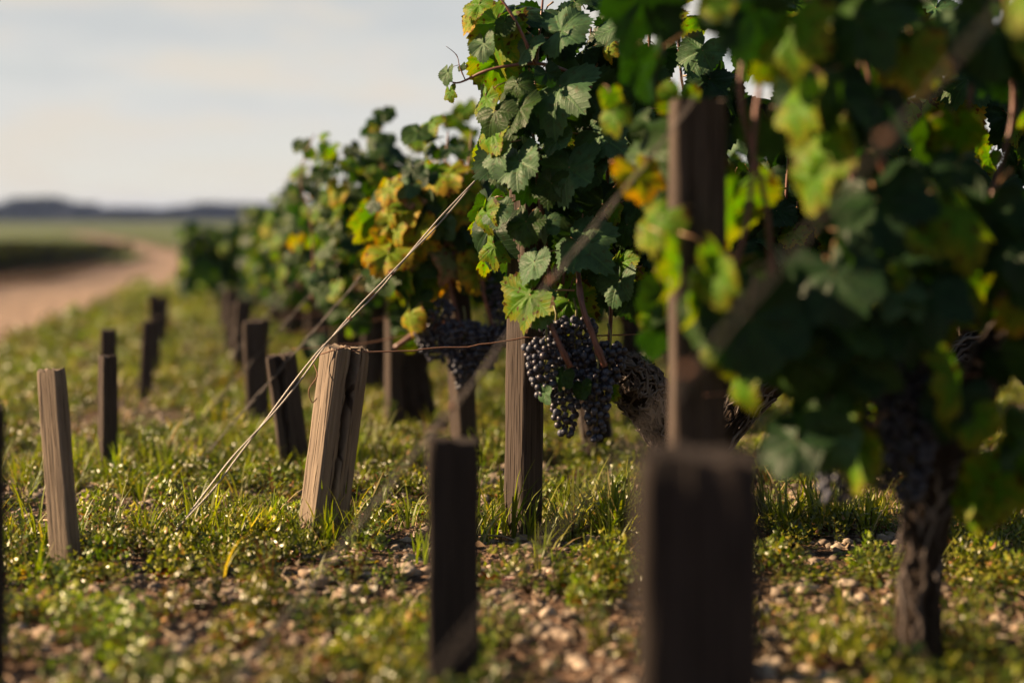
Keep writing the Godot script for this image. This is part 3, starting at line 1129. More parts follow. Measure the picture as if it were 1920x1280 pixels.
func build_vines():
	rng.seed = 1234
	var sharp_group := "vines of the sharp row"
	# ---- the sharp row
	var u0 := 0.37
	var v := vine_root(0, u0, "grapevine in focus with large pale green leaves and hanging dark bunches", sharp_group)
	woody(v, "trunk", [Vector4(0.0, -0.05, -0.03, 0.045), Vector4(-0.02, 0.08, -0.02, 0.042), Vector4(-0.10, 0.20, 0.02, 0.038), Vector4(-0.155, 0.275, 0.045, 0.043), Vector4(-0.195, 0.305, 0.06, 0.038), Vector4(-0.225, 0.30, 0.06, 0.014)], 300, 2, 1.6)
	woody(v, "arm", [Vector4(-0.02, 0.12, -0.02, 0.03), Vector4(0.06, 0.24, 0.02, 0.032), Vector4(0.15, 0.325, 0.05, 0.030), Vector4(0.24, 0.35, 0.04, 0.022), Vector4(0.33, 0.355, 0.02, 0.015)], 130, 5, 1.2)
	cane(v, [Vector4(-0.325, 0.335, 0.20, .0052), Vector4(-0.345, 0.375, 0.20, .005), Vector4(-0.362, 0.43, 0.18, .0045), Vector4(-0.335, 0.50, 0.07, .004), Vector4(-0.36, 0.75, 0.05, .003), Vector4(-0.34, 1.0, 0.04, .002)])
	cane(v, [Vector4(-0.265, 0.335, 0.21, .006), Vector4(-0.285, 0.385, 0.21, .0056), Vector4(-0.305, 0.465, 0.19, .005), Vector4(-0.28, 0.6, 0.08, .004), Vector4(-0.25, 0.95, 0.05, .002)])
	cane(v, [Vector4(-0.13, 0.52, 0.05, .004), Vector4(-0.24, 0.80, 0.10, .004), Vector4(-0.34, 0.868, 0.13, .0036), Vector4(-0.44, 0.866, 0.11, .0028), Vector4(-0.50, 0.842, 0.07, .0018), Vector4(-0.518, 0.846, 0.06, .001)])
	cane(v, [Vector4(-0.375, 0.87, 0.14, .0034), Vector4(-0.40, 0.92, 0.15, .003), Vector4(-0.425, 0.965, 0.15, .0024), Vector4(-0.45, 1.0, 0.14, .0014)])
	cane(v, [Vector4(-0.49, 0.845, 0.07, .0012), Vector4(-0.50, 0.87, 0.065, .001), Vector4(-0.505, 0.892, 0.06, .0008), Vector4(-0.524, 0.908, 0.06, .0005)])
	for i in 7:
		random_cane(v, -0.30 + i * 0.1, 0.36, rnd(0.95, 1.06))
	var number := 0
	for b in [[7, 381, 165, 100, 80], [72, 415, 120, 80, 95], [47, 324, 150, 118, 66], [100, 324, 168, 122, 64], [131, 369, 140, 80, 72], [77, 360, 130, 80, 76], [30, 409, 140, 60, 50]]:
		bunch(v, Vector3(b[0] / 1000.0 - u0, b[1] / 1000.0, b[2] / 1000.0), b[3] / 1000.0, b[4] / 1000.0, 3 + number, true)
		number += 1
	for a in SHARP:
		add_leaf(v, Vector3(a[0] / 1000.0 - u0, a[1] / 1000.0, a[2] / 1000.0), leaf_in_row(deg_to_rad(a[5]), deg_to_rad(a[6]), deg_to_rad(a[4])), a[3] / 1000.0, a[7], a[8])
	fill_leaves(v, u0, 235, {"u0": -0.075, "u1": 0.66, "h0": 0.42, "h1": 1.03, "depth": 0.095, "seed": 1.0, "clear": Rect2(-0.06, 0.38, 0.11, 0.27)}, [0.46, 0.24, 0.07, 0.20, 0.03])
	var u1 := 1.12
	v = vine_root(0, u1, "grapevine standing next along the sharp row, past the grey post", sharp_group)
	woody(v, "trunk", [Vector4(0.0, -0.05, 0, 0.045), Vector4(0.01, 0.14, 0.0, 0.04), Vector4(-0.06, 0.28, 0.02, 0.036), Vector4(-0.16, 0.345, 0.05, 0.034), Vector4(-0.27, 0.33, 0.06, 0.030), Vector4(-0.31, 0.30, 0.06, 0.012)], 160, 8, 1.3)
	woody(v, "arm", [Vector4(0.0, 0.2, 0, 0.03), Vector4(0.12, 0.33, 0.0, 0.025), Vector4(0.35, 0.36, 0.0, 0.015)], 40, 9)
	for i in 8:
		random_cane(v, -0.40 + i * 0.11, 0.36, rnd(0.9, 1.05))
	bunch(v, Vector3(-0.50, 0.42, 0.1), 0.12, 0.08, 41, true)
	bunch(v, Vector3(-0.16, 0.43, 0.09), 0.12, 0.08, 42, true)
	fill_leaves(v, u1, 250, {"u0": 0.62, "u1": 1.65, "h0": 0.42, "h1": 1.02, "depth": 0.15, "seed": 2.0, "end": 0.0}, [0.42, 0.26, 0.12, 0.17, 0.03])

	# ---- the near, blurred row
	u0 = 0.31
	var near_group := "vines of the near blurred row"
	v = vine_root(-1, u0, "near blurred grapevine with a dark forked trunk and drooping backlit leaves", near_group)
	woody(v, "trunk", [Vector4(-0.01, -0.06, 0, 0.032), Vector4(-0.02, 0.07, 0.0, 0.028), Vector4(-0.01, 0.17, 0.0, 0.027), Vector4(0.0, 0.25, 0.0, 0.036), Vector4(-0.015, 0.32, 0.0, 0.045), Vector4(-0.03, 0.40, 0.0, 0.03)], 36, 12, 2.0)
	woody(v, "arm", [Vector4(0.0, 0.24, 0.0, 0.026), Vector4(0.04, 0.30, 0.0, 0.026), Vector4(0.075, 0.38, 0.0, 0.026), Vector4(0.16, 0.44, 0.0, 0.022), Vector4(0.4, 0.46, 0.0, 0.016)], 60, 13)
	woody(v, "arm", [Vector4(-0.01, 0.29, 0.0, 0.034), Vector4(-0.06, 0.36, 0.01, 0.032), Vector4(-0.10, 0.41, 0.02, 0.024), Vector4(-0.20, 0.45, 0.02, 0.014)], 60, 14)
	for i in 9:
		random_cane(v, -0.30 + i * 0.085, 0.42, rnd(0.9, 1.08))
	cane(v, [Vector4(-0.06, 0.50, 0.06, .005), Vector4(-0.13, 0.68, 0.10, .0048), Vector4(-0.20, 0.80, 0.12, .004), Vector4(-0.27, 0.87, 0.12, .003)])
	number = 60
	for b in [[-0.155, 0.43, 0.03, 0.15, 0.10], [-0.10, 0.40, 0.05, 0.16, 0.10], [-0.06, 0.37, 0.06, 0.15, 0.08], [-0.12, 0.36, -0.02, 0.15, 0.09], [-0.05, 0.46, 0.05, 0.13, 0.09]]:
		bunch(v, Vector3(b[0], b[1], b[2]), b[3], b[4], number, true)
		number += 1
	fill_leaves(v, u0, 160, {"u0": -0.055, "u1": 0.72, "h0": 0.46, "h1": 1.04, "depth": 0.15, "seed": 5.0, "clear": Rect2(-0.05, 0.50, 0.12, 0.29), "end": 0.6, "ragged": 0.08}, [0.36, 0.24, 0.06, 0.30, 0.04])
	fill_leaves(v, u0, 80, {"u0": 0.08, "u1": 0.62, "h0": 0.34, "h1": 0.56, "depth": 0.16, "seed": 15.0, "end": 0.3, "ragged": 0.08, "size": 0.75}, [0.36, 0.24, 0.06, 0.30, 0.04])
	fill_leaves(v, u0, 60, {"u0": -0.05, "u1": 0.66, "h0": 0.42, "h1": 1.0, "depth": 0.18, "seed": 16.0, "clear": Rect2(-0.05, 0.50, 0.12, 0.29), "end": 0.3, "ragged": 0.08, "size": 0.6}, [0.20, 0.20, 0.05, 0.50, 0.05])
	# drooping shoots
	for a in [[-60, 520, 110, 80, -20, 60, 5, 3], [-45, 480, 120, 74, 10, 70, 0, 3], [-20, 515, 130, 80, 30, 55, 10, 3], [-30, 455, 110, 70, -10, -60, 0, 1], [5, 420, 90, 70, 10, -40, 10, 3], [-65, 560, 60, 70, -40, -60, 20, 3],
			[60, 430, 90, 84, 20, -70, 10, 3], [90, 400, 100, 90, -10, -40, 0, 1], [30, 370, 80, 60, 0, -80, 0, 3], [150, 330, 90, 70, 20, -75, 10, 3], [165, 290, 95, 90, 12, -78, 0, 3], [140, 440, 110, 60, 30, -70, 20, 3],
			[400, 300, 100, 120, 30, -60, 10, 2], [380, 260, 80, 100, -30, -70, 0, 3], [350, 240, 70, 90, -60, -60, 20, 3], [330, 215, 60, 70, 10, -70, 0, 3], [70, 780, 140, 100, 10, -60, 20, 3], [75, 700, 150, 90, -10, -80, 10, 3],
			[-10, 880, 120, 90, 0, -60, 20, 3], [110, 640, 140, 80, 20, -75, 0, 3], [90, 610, 150, 70, -20, -70, 0, 3]]:
		add_leaf(v, Vector3(a[0] / 1000.0 - u0, a[1] / 1000.0, a[2] / 1000.0), leaf_in_row(deg_to_rad(a[5]), deg_to_rad(a[6]), deg_to_rad(a[4])), a[3] / 1000.0, a[7])
	v = vine_root(-1, 1.25, "grapevine next along the near blurred row, after the forked trunk", near_group)
	woody(v, "trunk", [Vector4(0, -0.05, 0, 0.042), Vector4(0.02, 0.2, 0, 0.036), Vector4(-0.02, 0.42, 0, 0.03)], 0, 15)
	fill_leaves(v, 1.25, 180, {"u0": 0.72, "u1": 1.7, "h0": 0.45, "h1": 1.04, "depth": 0.15, "seed": 6.0, "end": 0.0}, [0.42, 0.26, 0.12, 0.17, 0.03])

	# ---- the very near row: a vine past its end post, one shoot reaching out
	v = vine_root(NEAR_ROW, 0.72, "grapevine of the row with the big dark stake", "")
	woody(v, "trunk", [Vector4(0, -0.05, 0, 0.042), Vector4(0.02, 0.2, 0, 0.036), Vector4(-0.02, 0.42, 0, 0.03)], 0, 16)
	cane(v, [Vector4(-0.05, 0.5, 0.0, .004), Vector4(-0.3, 0.68, 0.02, .004), Vector4(-0.5, 0.74, 0.03, .003), Vector4(-0.66, 0.735, 0.03, .002)])
	fill_leaves(v, 0.72, 130, {"u0": 0.27, "u1": 1.1, "h0": 0.5, "h1": 1.0, "depth": 0.13, "seed": 7.0, "end": 0.2}, [0.42, 0.26, 0.12, 0.17, 0.03])
	add_leaf(v, Vector3(0.055 - 0.72, 0.735, 0.03), leaf_in_row(deg_to_rad(-70), deg_to_rad(10), deg_to_rad(-60)), 0.06, 3, 4)

	# ---- the row just behind, with yellow leaves and bunches
	u0 = 0.36
	v = vine_root(1, u0, "grapevine with yellowing leaves and blurred bunches behind the sharp post", "")
	woody(v, "trunk", [Vector4(0.06, -0.05, 0, 0.04), Vector4(0.05, 0.1, 0.0, 0.036), Vector4(0.0, 0.26, 0.02, 0.034), Vector4(-0.12, 0.33, 0.04, 0.028), Vector4(-0.30, 0.33, 0.05, 0.020)], 60, 20)
	for c in [[-0.36, 0.30], [-0.30, 0.30], [-0.22, 0.30]]:
		cane(v, [Vector4(c[0], c[1], 0.09, .006), Vector4(c[0] - 0.03, c[1] + 0.1, 0.10, .0055), Vector4(c[0] - 0.045, c[1] + 0.2, 0.1, .005), Vector4(c[0], 0.7, 0.05, .003), Vector4(c[0] + 0.02, 0.85, 0.03, .002)])
	cane(v, [Vector4(-0.48, 0.31, 0.06, .007), Vector4(-0.40, 0.36, 0.07, .007), Vector4(-0.33, 0.37, 0.06, .006)])
	number = 80
	for b in [[-0.02, 0.43, 0.10, 0.15, 0.10], [0.045, 0.38, 0.12, 0.14, 0.13], [0.10, 0.36, 0.11, 0.10, 0.10], [0.145, 0.50, 0.08, 0.16, 0.10], [0.05, 0.33, 0.10, 0.12, 0.09], [-0.05, 0.36, 0.1, 0.06, 0.05]]:
		bunch(v, Vector3(b[0] - u0, b[1], b[2]), b[3], b[4], number, number < 84)
		number += 1
	fill_leaves(v, u0, 85, {"u0": -0.16, "u1": 0.10, "h0": 0.47, "h1": 0.74, "depth": 0.12, "seed": 9.0, "ragged": 0.03}, [0.10, 0.12, 0.04, 0.28, 0.40, 0.06])
	fill_leaves(v, u0, 190, {"u0": -0.08, "u1": 0.75, "h0": 0.50, "h1": 0.80, "depth": 0.14, "seed": 10.0, "size": 0.8, "ragged": 0.16}, [0.32, 0.24, 0.06, 0.30, 0.06, 0.02])
	for a in [[-90, 395, 130, 90, -20, -60, 8, 4], [-70, 430, 120, 80, 5, -30, 10, 1], [-120, 600, 100, 74, -20, -65, 10, 4], [-60, 610, 120, 90, 20, -60, 20, 4], [-135, 640, 80, 60, 0, -65, 0, 4], [-30, 660, 120, 80, 10, -50, 20, 3], [-100, 480, 120, 80, -10, -60, 0, 3]]:
		add_leaf(v, Vector3(a[0] / 1000.0 - u0, a[1] / 1000.0, a[2] / 1000.0), leaf_in_row(deg_to_rad(a[5]), deg_to_rad(a[6]), deg_to_rad(a[4])), a[3] / 1000.0, a[7])
	v = vine_root(1, 1.2, "grapevine next along the row of yellowing leaves", "")
	woody(v, "trunk", [Vector4(0, -0.05, 0, 0.042), Vector4(0.02, 0.2, 0, 0.036), Vector4(-0.02, 0.42, 0, 0.03)], 0, 21)
	fill_leaves(v, 1.2, 150, {"u0": 0.7, "u1": 1.9, "h0": 0.46, "h1": 0.95, "depth": 0.16, "seed": 11.0, "end": 0.0, "size": 1.1}, [0.42, 0.26, 0.12, 0.17, 0.03])

	# ---- rows running off
	var far_group := "blurred vines in the rows running off"
	for k in range(2, 6):
		for j in 2:
			u0 = 0.12 + j * 0.95
			v = vine_root(k, u0, ("blurred vine ending the %s row beyond the yellow-leaved vine" if j == 0 else "second vine along the %s row beyond the yellow-leaved vine") % ORDINAL[k - 1], far_group if j == 0 else "second vines in the rows running off")
			woody(v, "trunk", [Vector4(0, -0.05, 0, 0.05), Vector4(rnd(-0.04, 0.04), 0.2, 0, 0.042), Vector4(rnd(-0.05, 0.05), 0.42, 0, 0.035)], 0, 30 + k)
			var hh: float = [0.89, 0.85, 0.82, 0.80][k - 2]
			if j == 0:
				for i in 4:
					var cu := rnd(-0.38, 0.3)
					var ch := hh + rnd(0.0, 0.13)
					random_cane(v, cu, 0.4, ch)
					for q in 5:
						add_leaf(v, Vector3(cu + rnd(-0.05, 0.05), ch - 0.03 - q * 0.03, rnd(-0.05, 0.05)), leaf_in_row(rnd(-1.2, 0.6), rnd(0.0, 0.8), rnd(-0.6, 0.6)), rnd(0.04, 0.07), pick_kind([0.5, 0.25, 0.05, 0.2]))
			var left := -0.26 if j == 0 else 0.55
			var inner := [SurfaceTool.new(), SurfaceTool.new()]
			for q in inner:
				q.begin(Mesh.PRIMITIVE_TRIANGLES)
			for q in 190:
				var l := random_leaf({"u0": left + 0.03, "u1": left + 0.97, "h0": 0.38, "h1": hh - 0.06, "depth": 0.17, "seed": 20.0 + k + j, "ragged": 0.16, "size": 0.7, "end": 1.0 - j})
				inner[0 if q % 3 > 0 else 1].append_from(low_leaf, 0, Transform3D(l[1].scaled_local(Vector3.ONE * l[2]), l[0] - Vector3(u0, 0, 0)))
			for q in 2:
				var o := part("foliage", inner[q].commit(), mats[["leaf_mid", "leaf_lime"][q]], v)
				o.set_meta("kind", "stuff")
			fill_leaves(v, u0, 245 if j == 0 else 150, {"u0": left, "u1": left + 0.95, "h0": 0.37, "h1": hh, "depth": 0.2, "seed": 20.0 + k + j, "end": 1.0 - j, "ragged": 0.20, "pow": 0.8, "size": 0.72}, [0.30, 0.20, 0.05, 0.36, 0.08, 0.01])
	for k in range(6, 22):
		u0 = 0.05
		v = vine_root(k, u0, "small far vine ending the %s row beyond the yellow-leaved vine" % ORDINAL[k - 1], "far vines near the track")
		woody(v, "trunk", [Vector4(0, -0.05, 0, 0.05), Vector4(0.02, 0.2, 0, 0.042), Vector4(0.0, 0.42, 0, 0.035)], 0, 60 + k)
		var st := [SurfaceTool.new(), SurfaceTool.new(), SurfaceTool.new()]
		for s in st:
			s.begin(Mesh.PRIMITIVE_TRIANGLES)
		var left := -0.30 - (0.45 if k > 8 else 0.0)
		for i in 620:
			var l := random_leaf({"u0": left, "u1": left + 1.9, "h0": 0.32, "h1": 0.80, "depth": 0.2, "seed": 40.0 + k, "ragged": 0.14, "size": 0.85})
			st[[0, 0, 1, 2][i % 4]].append_from(low_leaf, 0, Transform3D(l[1].scaled_local(Vector3.ONE * l[2]), l[0] - Vector3(u0, 0, 0)))
		for i in 3:
			var o := part("foliage", st[i].commit(), mats[["leaf_dark", "leaf_mid", "leaf_lime"][i]], v)
			o.set_meta("kind", "stuff")


# ------------------------------------------------------------------ ground cover
func tuft_mesh(seed_: int, blades: int, height: float, spread: float, wide: float) -> ArrayMesh:
	var r_ := RandomNumberGenerator.new()
	r_.seed = seed_
	var st := SurfaceTool.new()
	st.begin(Mesh.PRIMITIVE_TRIANGLES)
	for i in blades:
		var az := r_.randf_range(0, TAU)
		var dir := Vector3(cos(az), 0, sin(az))
		var across := Vector3(-dir.z, 0, dir.x)
		var h := height * r_.randf_range(0.45, 1.0)
		var out := spread * r_.randf_range(0.1, 1.0)
		var droop := r_.randf_range(0.0, 0.45)
		var base := dir * r_.randf_range(0.0, 0.018) + across * r_.randf_range(-0.012, 0.012)
		var wd := wide * r_.randf_range(0.6, 1.15)
		var c := Color(0.06, 0.10, 0.015).lerp(Color(0.26, 0.285, 0.034), r_.randf())
		if r_.randf() < 0.12:
			c = Color(0.42, 0.34, 0.19)
		var prev := []
		for j in 5:
			var f := j / 4.0
			var p := base + dir * out * pow(f, 1.6) + Vector3(0, h * (f - droop * f * f * f), 0)
			var hw := wd * 0.5 * (1.0 - pow(f, 2.2)) + 0.0001
			var cur := [p - across * hw, p + across * hw]
			if j > 0:
				var n: Vector3 = (cur[0] - prev[0]).cross(across).normalized()
				st.set_color(c)
				st.set_normal(n)
				for q in [prev[0], prev[1], cur[0], prev[1], cur[1], cur[0]]:
					st.add_vertex(q)
			prev = cur
	return st.commit()


func weed_mesh(seed_: int, n: int, radius: float) -> ArrayMesh:
	# low creeping weed: small fleshy leaves on reddish stems
	var r_ := RandomNumberGenerator.new()
	r_.seed = seed_
	var st := SurfaceTool.new()
	st.begin(Mesh.PRIMITIVE_TRIANGLES)
	for i in n:
		var az := r_.randf_range(0, TAU)
		var d := radius * sqrt(r_.randf())
		var p := Vector3(cos(az) * d, r_.randf_range(0.004, 0.032) * (1.2 - d / radius * 0.6), sin(az) * d)
		var nrm := Vector3(r_.randf_range(-0.8, 0.8), 1.0, r_.randf_range(-0.8, 0.8)).normalized()
		var t := nrm.cross(Vector3(r_.randf_range(-1, 1), 0.1, r_.randf_range(-1, 1))).normalized()
		var s := nrm.cross(t)
		var l := r_.randf_range(0.0034, 0.0066)
		var wd := l * r_.randf_range(0.5, 0.75)
		var c := Color(0.055, 0.08, 0.015).lerp(Color(0.25, 0.26, 0.04), r_.randf())
		if r_.randf() < 0.07:
			c = Color(0.30, 0.17, 0.08)
		st.set_color(c)
		var rim := []
		for k in 6:
			var a := TAU * k / 6.0
			rim.append(p + t * cos(a) * l + s * sin(a) * wd + nrm * 0.0018 * cos(a * 2.0))
		for k in 6:
			st.set_normal(nrm); st.add_vertex(p)
			st.set_normal((nrm + (rim[(k + 1) % 6] - p).normalized() * 0.35).normalized()); st.add_vertex(rim[(k + 1) % 6])
			st.set_normal((nrm + (rim[k] - p).normalized() * 0.35).normalized()); st.add_vertex(rim[k])
	for i in n / 5:
		var az := r_.randf_range(0, TAU)
		var dir := Vector3(cos(az), 0.12, sin(az))
		var a := Vector3(r_.randf_range(-0.3, 0.3) * radius, 0.004, r_.randf_range(-0.3, 0.3) * radius)
		var b := a + dir * radius * r_.randf_range(0.5, 0.9)
		var side := Vector3(-dir.z, 0.4, dir.x).normalized() * 0.0011
		st.set_color(Color(0.24, 0.06, 0.06))
		st.set_normal(Vector3.UP)
		for q in [a - side, a + side, b - side, a + side, b + side, b - side]:
			st.add_vertex(q)
	return st.commit()


func leafy_mesh(seed_: int) -> ArrayMesh:
	# a few upright stems, each with pairs of narrow leaves
	var r_ := RandomNumberGenerator.new()
	r_.seed = seed_
	var st := SurfaceTool.new()
	st.begin(Mesh.PRIMITIVE_TRIANGLES)
	for i in 6:
		var az := r_.randf_range(0, TAU)
		var lean := Vector3(cos(az), 0, sin(az)) * r_.randf_range(0.1, 0.7)
		var h := r_.randf_range(0.035, 0.085)
		var dir := (Vector3.UP + lean).normalized()
		var side := dir.cross(Vector3(0.3, 0.1, 0.9)).normalized() * 0.0009
		st.set_color(Color(0.20, 0.10, 0.06))
		st.set_normal(Vector3(0.3, 0.5, 0.8).normalized())
		for q in [-side, side, dir * h - side, side, dir * h + side, dir * h - side]:
			st.add_vertex(q)
		for j in 9:
			var p := dir * h * (0.2 + 0.8 * j / 8.0)
			var a2 := j * 2.4 + az
			var out := (Vector3(cos(a2), r_.randf_range(0.2, 0.9), sin(a2))).normalized()
			var across := out.cross(Vector3.UP).normalized()
			var l := r_.randf_range(0.009, 0.018)
			var wd := l * 0.24
			st.set_color(Color(0.06, 0.10, 0.02).lerp(Color(0.24, 0.28, 0.05), r_.randf()))
			st.set_normal(across.cross(out).normalized())
			var mid := p + out * l * 0.5
			for q in [p, mid - across * wd, mid + across * wd, mid - across * wd, p + out * l - Vector3(0, 0.002, 0), mid + across * wd]:
				st.add_vertex(q)
	return st.commit()


func scrap_mesh() -> ArrayMesh:
	var st := begin()
	for k in 6:
		var a := TAU * k / 6.0
		var b := TAU * (k + 1) / 6.0
		st.add_vertex(Vector3(0, 0.001, 0))
		for c in [a, b]:
			var r := 0.011 + 0.005 * sin(c * 3.0 + 1.0)
			st.add_vertex(Vector3(cos(c) * r, 0.004 + 0.005 * cos(c * 2.0), sin(c) * r * 0.7))
	return finish(st)


func twig_mesh() -> ArrayMesh:
	var st := begin()
	tube(st, [Vector3(-0.05, 0.002, 0), Vector3(-0.02, 0.006, 0.004), Vector3(0.02, 0.004, -0.002), Vector3(0.055, 0.007, 0.006)], [0.0016, 0.0018, 0.0014, 0.0008], 5)
	return finish(st)


func spot(x: float, z: float, turn: float, s: Vector3, sink := 0.0) -> Transform3D:
	return Transform3D(Basis(Vector3.UP, turn).scaled_local(s), Vector3(x, ground_y(x, z) - sink, z))


func row_coords(x: float, z: float) -> Vector2:
	# (u along the row, distance to the nearest row line)
	var p := Vector3(x, 0, z) - ORIGIN
	var u := p.dot(U)
	var r := p.dot(V) / SPACING
	return Vector2(u, absf(r - roundf(r)) * SPACING)


func bare(x: float, z: float) -> float:
	# how bare and stony the ground is, 0 to 1: patches of pebbles between the weeds
	var b := clampf(0.53 + 1.25 * patches.get_noise_2d(x * 0.9, z * 1.5), 0, 1)
	if x < 0.0 and z > -2.35:
		b *= 0.78
	b = maxf(b, 1.7 * (1.0 - Vector2((x + 0.19) / 0.2, (z + 2.42) / 0.2).length()))
	b = maxf(b, 1.6 * (1.0 - Vector2((x - 0.50) / 0.36, (z + 2.38) / 0.24).length()))
	b = maxf(b, 1.2 * (1.0 - Vector2((x + 0.72) / 0.3, (z + 3.25) / 0.16).length()))
	return minf(b, 1.0)


func build_ground_cover():
	rng.seed = 555
	var weeds := [[], [], [], []]
	var weed_c := [[], [], [], []]
	var grass := [[], [], [], []]
	var grass_c := [[], [], [], []]
	var gravel := [[], [], []]
	var leafy := [[], []]
	var leafy_c := [[], []]
	var litter := [[], []]
	var litter_c := [[], []]
	var gravel_c := [[], [], []]
	var d := 1.0
	while d < 34.0:
		var step := 0.05 * maxf(1.0, d / 4.0)
		var half := 0.34 * d + 0.5
		var x := -half
		while x < half:
			var px := x + rnd(-0.5, 0.5) * step
			var z := -(d + rnd(-0.5, 0.5) * step)
			x += step
			var tr := track_at(-z)
			if absf(px - tr[0]) < tr[1] + 0.1:
				continue
			var b := bare(px, z)
			var rc := row_coords(px, z)
			var big := maxf(1.0, d / 5.0)
			if rng.randf() < 0.74 and rng.randf() > b * 1.15 - 0.04:
				var i := rng.randi_range(0, 3)
				weeds[i].append(spot(px, z, rnd(0, TAU), Vector3(rnd(0.7, 1.25), rnd(0.5, 2.1), rnd(0.7, 1.25)) * big))
				var g := rnd(0.6, 1.25)
				weed_c[i].append(Color(g * rnd(0.85, 1.35), g * 1.05, g * rnd(0.7, 1.0)) * (0.75 + 0.6 * smoothstep(-0.2, 0.4, patches.get_noise_2d(px * 2.3 + 70.0, z * 2.3))))
			# grass along the rows, round the stakes and over the headland behind
			var p := 0.02
			if d > 2.55:
				p = 0.10 + 0.5 * smoothstep(0.05, 0.4, patches.get_noise_2d(px * 1.6 + 40.0, z * 1.6))
				if rc.y < 0.16 and rc.x > -0.95:
					p += 0.35
				if b > 0.75:
					p *= 0.3
			if d > 3.15 and d < 4.2 and px < -0.35:
				p += 0.18
			if Vector2(px + 0.62, z + 2.76).length() < 0.10:
				p = 0.0
			if rng.randf() < p:
				var i := rng.randi_range(0, 3)
				var s := rnd(0.55, 1.15) * (1.0 if d < 5.0 else 1.1 + 0.05 * d)
				grass[i].append(spot(px, z, rnd(0, TAU), Vector3(s, s * rnd(0.7, 1.2), s), 0.004))
				var g := rnd(0.7, 1.2)
				grass_c[i].append(Color(g * rnd(0.85, 1.2), g, g * rnd(0.7, 1.1)))
			if d < 14.0 and rng.randf() < 0.07:
				var i := rng.randi_range(0, 1)
				var s := rnd(0.6, 1.3)
				leafy[i].append(spot(px, z, rnd(0, TAU), Vector3(s, s * rnd(0.7, 1.2), s), 0.003))
				var g := rnd(0.6, 1.15)
				leafy_c[i].append(Color(g * rnd(0.85, 1.3), g, g * rnd(0.7, 1.0)))
			if d < 9.0 and rng.randf() < 0.16:
				var i := 0 if rng.randf() < 0.7 else 1
				var s := rnd(0.6, 1.4)
				litter[i].append(spot(px, z, rnd(0, TAU), Vector3(s, s, s), -0.004))
				litter_c[i].append(Color(0.34, 0.22, 0.13).lerp(Color(0.46, 0.36, 0.24), rng.randf()) * rnd(0.4, 1.0))
			if d < 12.0:
				for q in 7 if b > 0.4 else 2:
					var i := rng.randi_range(0, 2)
					var s := pow(rng.randf(), 4.0) * 0.030 + 0.005
					gravel[i].append(spot(px + rnd(-0.5, 0.5) * step, z + rnd(-0.5, 0.5) * step, rnd(0, TAU), Vector3(s, s * rnd(0.7, 1.1), s), -s * 0.04))
					var g := rnd(0.35, 0.9)
					gravel_c[i].append(Color(0.60, 0.50, 0.39).lerp(Color(0.26, 0.195, 0.15), rng.randf()) * g)
		d += step * 0.9
	# dense tufts at the feet of posts and stakes of the nearer rows
	for a in [[0, 0.0, 26, 0.16], [0, 0.16, 22, 0.14], [0, 0.30, 16, 0.14], [0, -0.42, 18, 0.13], [0, -0.60, 5, 0.10], [0, -0.86, 14, 0.12], [1, -0.36, 26, 0.2], [1, -0.86, 26, 0.2], [1, 0.0, 16, 0.2], [0, 0.52, 34, 0.14], [0, 0.72, 18, 0.14]]:
		for i in a[2]:
			var p := row_point(a[0], a[1] + rnd(-1, 1) * a[3], 0, rnd(-0.7, 1.0) * a[3] * 0.7)
			var k := rng.randi_range(0, 3)
			var s := rnd(0.6, 1.7)
			grass[k].append(spot(p.x, p.z, rnd(0, TAU), Vector3(s, s * rnd(0.8, 1.25), s), 0.004))
			var g := rnd(0.8, 1.25)
			grass_c[k].append(Color(g * rnd(0.9, 1.2), g, g * rnd(0.7, 1.0)))
	var root := Node3D.new()
	root.name = "low_weeds"
	add_child(root)
	tag(root, "low creeping weeds with small fleshy leaves over the soil", "weeds", "", "stuff")
	for i in 4:
		scatter("weed_clump", weed_mesh(70 + i, 80, 0.040), mats["weed"], weeds[i], weed_c[i], root)
	root = Node3D.new()
	root.name = "grass"
	add_child(root)
	tag(root, "sunlit grass blades round the posts and under the vines", "grass", "", "stuff")
	for i in 4:
		scatter("grass_tuft", tuft_mesh(80 + i, 7 + i * 2, 0.105, 0.07, 0.0042), mats["grass"], grass[i], grass_c[i], root)
	root = Node3D.new()
	root.name = "tall_weeds"
	add_child(root)
	tag(root, "upright leafy weeds scattered between the stakes", "weeds", "", "stuff")
	for i in 2:
		scatter("leafy_weed", leafy_mesh(60 + i), mats["weed"], leafy[i], leafy_c[i], root)
	root = Node3D.new()
	root.name = "litter"
	add_child(root)
	tag(root, "dry brown leaf scraps and twigs on the soil", "leaf litter", "", "stuff")
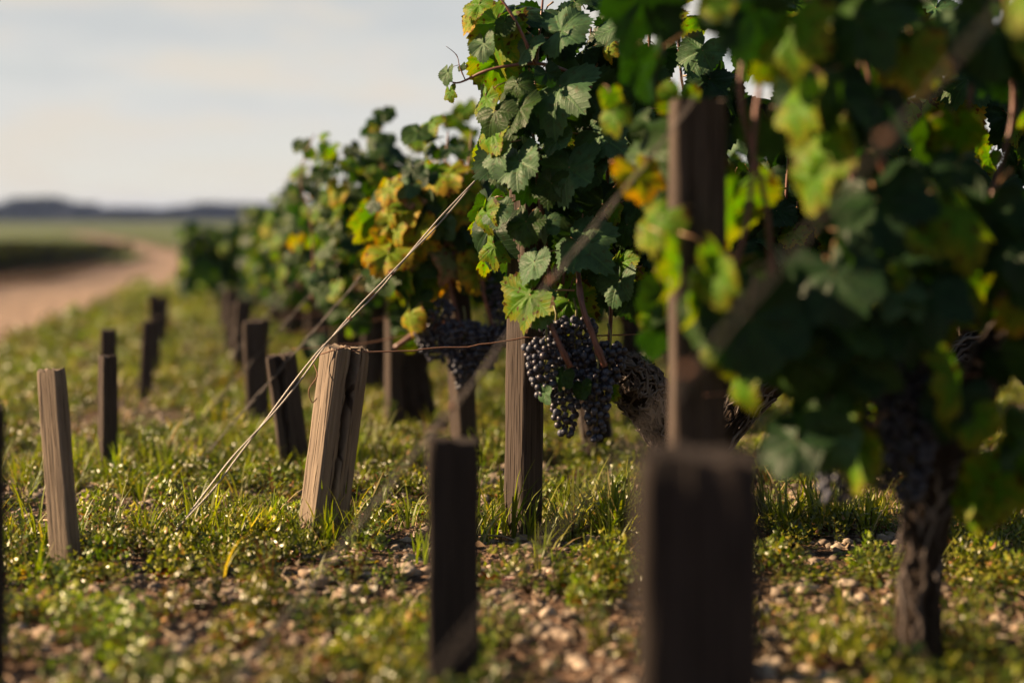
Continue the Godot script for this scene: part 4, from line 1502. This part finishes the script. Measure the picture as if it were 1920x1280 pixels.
	scatter("dry_leaf_scrap", scrap_mesh(), mats["stone"], litter[0], litter_c[0], root)
	scatter("dry_twig", twig_mesh(), mats["stone"], litter[1], litter_c[1], root)
	root = Node3D.new()
	root.name = "gravel"
	add_child(root)
	tag(root, "small tan pebbles strewn over the dark soil", "gravel", "", "stuff")
	for i in 3:
		scatter("pebble_scatter", pebble_mesh(90 + i, false), mats["stone"], gravel[i], gravel_c[i], root)


func build_stones():
	rng.seed = 808
	var meshes := []
	for i in 5:
		meshes.append(pebble_mesh(20 + i, true))
	var tones := []
	for c in [Color(0.44, 0.37, 0.29), Color(0.54, 0.47, 0.38), Color(0.38, 0.29, 0.21)]:
		var m: StandardMaterial3D = mats["stone"].duplicate()
		m.vertex_color_use_as_albedo = false
		m.albedo_color = lin(c.r, c.g, c.b)
		tones.append(m)
	# x, z, size: the pale stones that lie clear of the weeds
	var list := []
	for i in 30:
		list.append([-0.19 + rnd(-0.17, 0.14), -2.42 + rnd(-0.2, 0.22), rnd(0.018, 0.042), 0])
	for i in 30:
		list.append([0.5 + rnd(-0.22, 0.28), -2.36 + rnd(-0.24, 0.24), rnd(0.018, 0.038), 1])
	for i in 60:
		list.append([rnd(-0.8, 0.6), -rnd(1.75, 2.7), rnd(0.014, 0.038), 2])
	var labels := ["pale rounded pebble on the bare soil by the narrow dark stake", "tan pebble on the gravel beside the dark forked trunk", "pale pebble half hidden among the low weeds"]
	var groups := ["pebbles by the narrow dark stake", "pebbles beside the forked trunk", "pebbles among the weeds"]
	for a in list:
		var s: float = a[2]
		var t := Transform3D(Basis(Vector3.UP, rnd(0, TAU)) * Basis(Vector3.RIGHT, rnd(-0.3, 0.3)), Vector3(a[0], ground_y(a[0], a[1]) + s * 0.05, a[1]))
		t.basis = t.basis.scaled_local(Vector3(s, s * rnd(0.8, 1.2), s))
		var o := part(numbered("pebble"), meshes[rng.randi_range(0, 4)], tones[rng.randi_range(0, 2)], self, t)
		tag(o, labels[a[3]], "pebble", groups[a[3]])
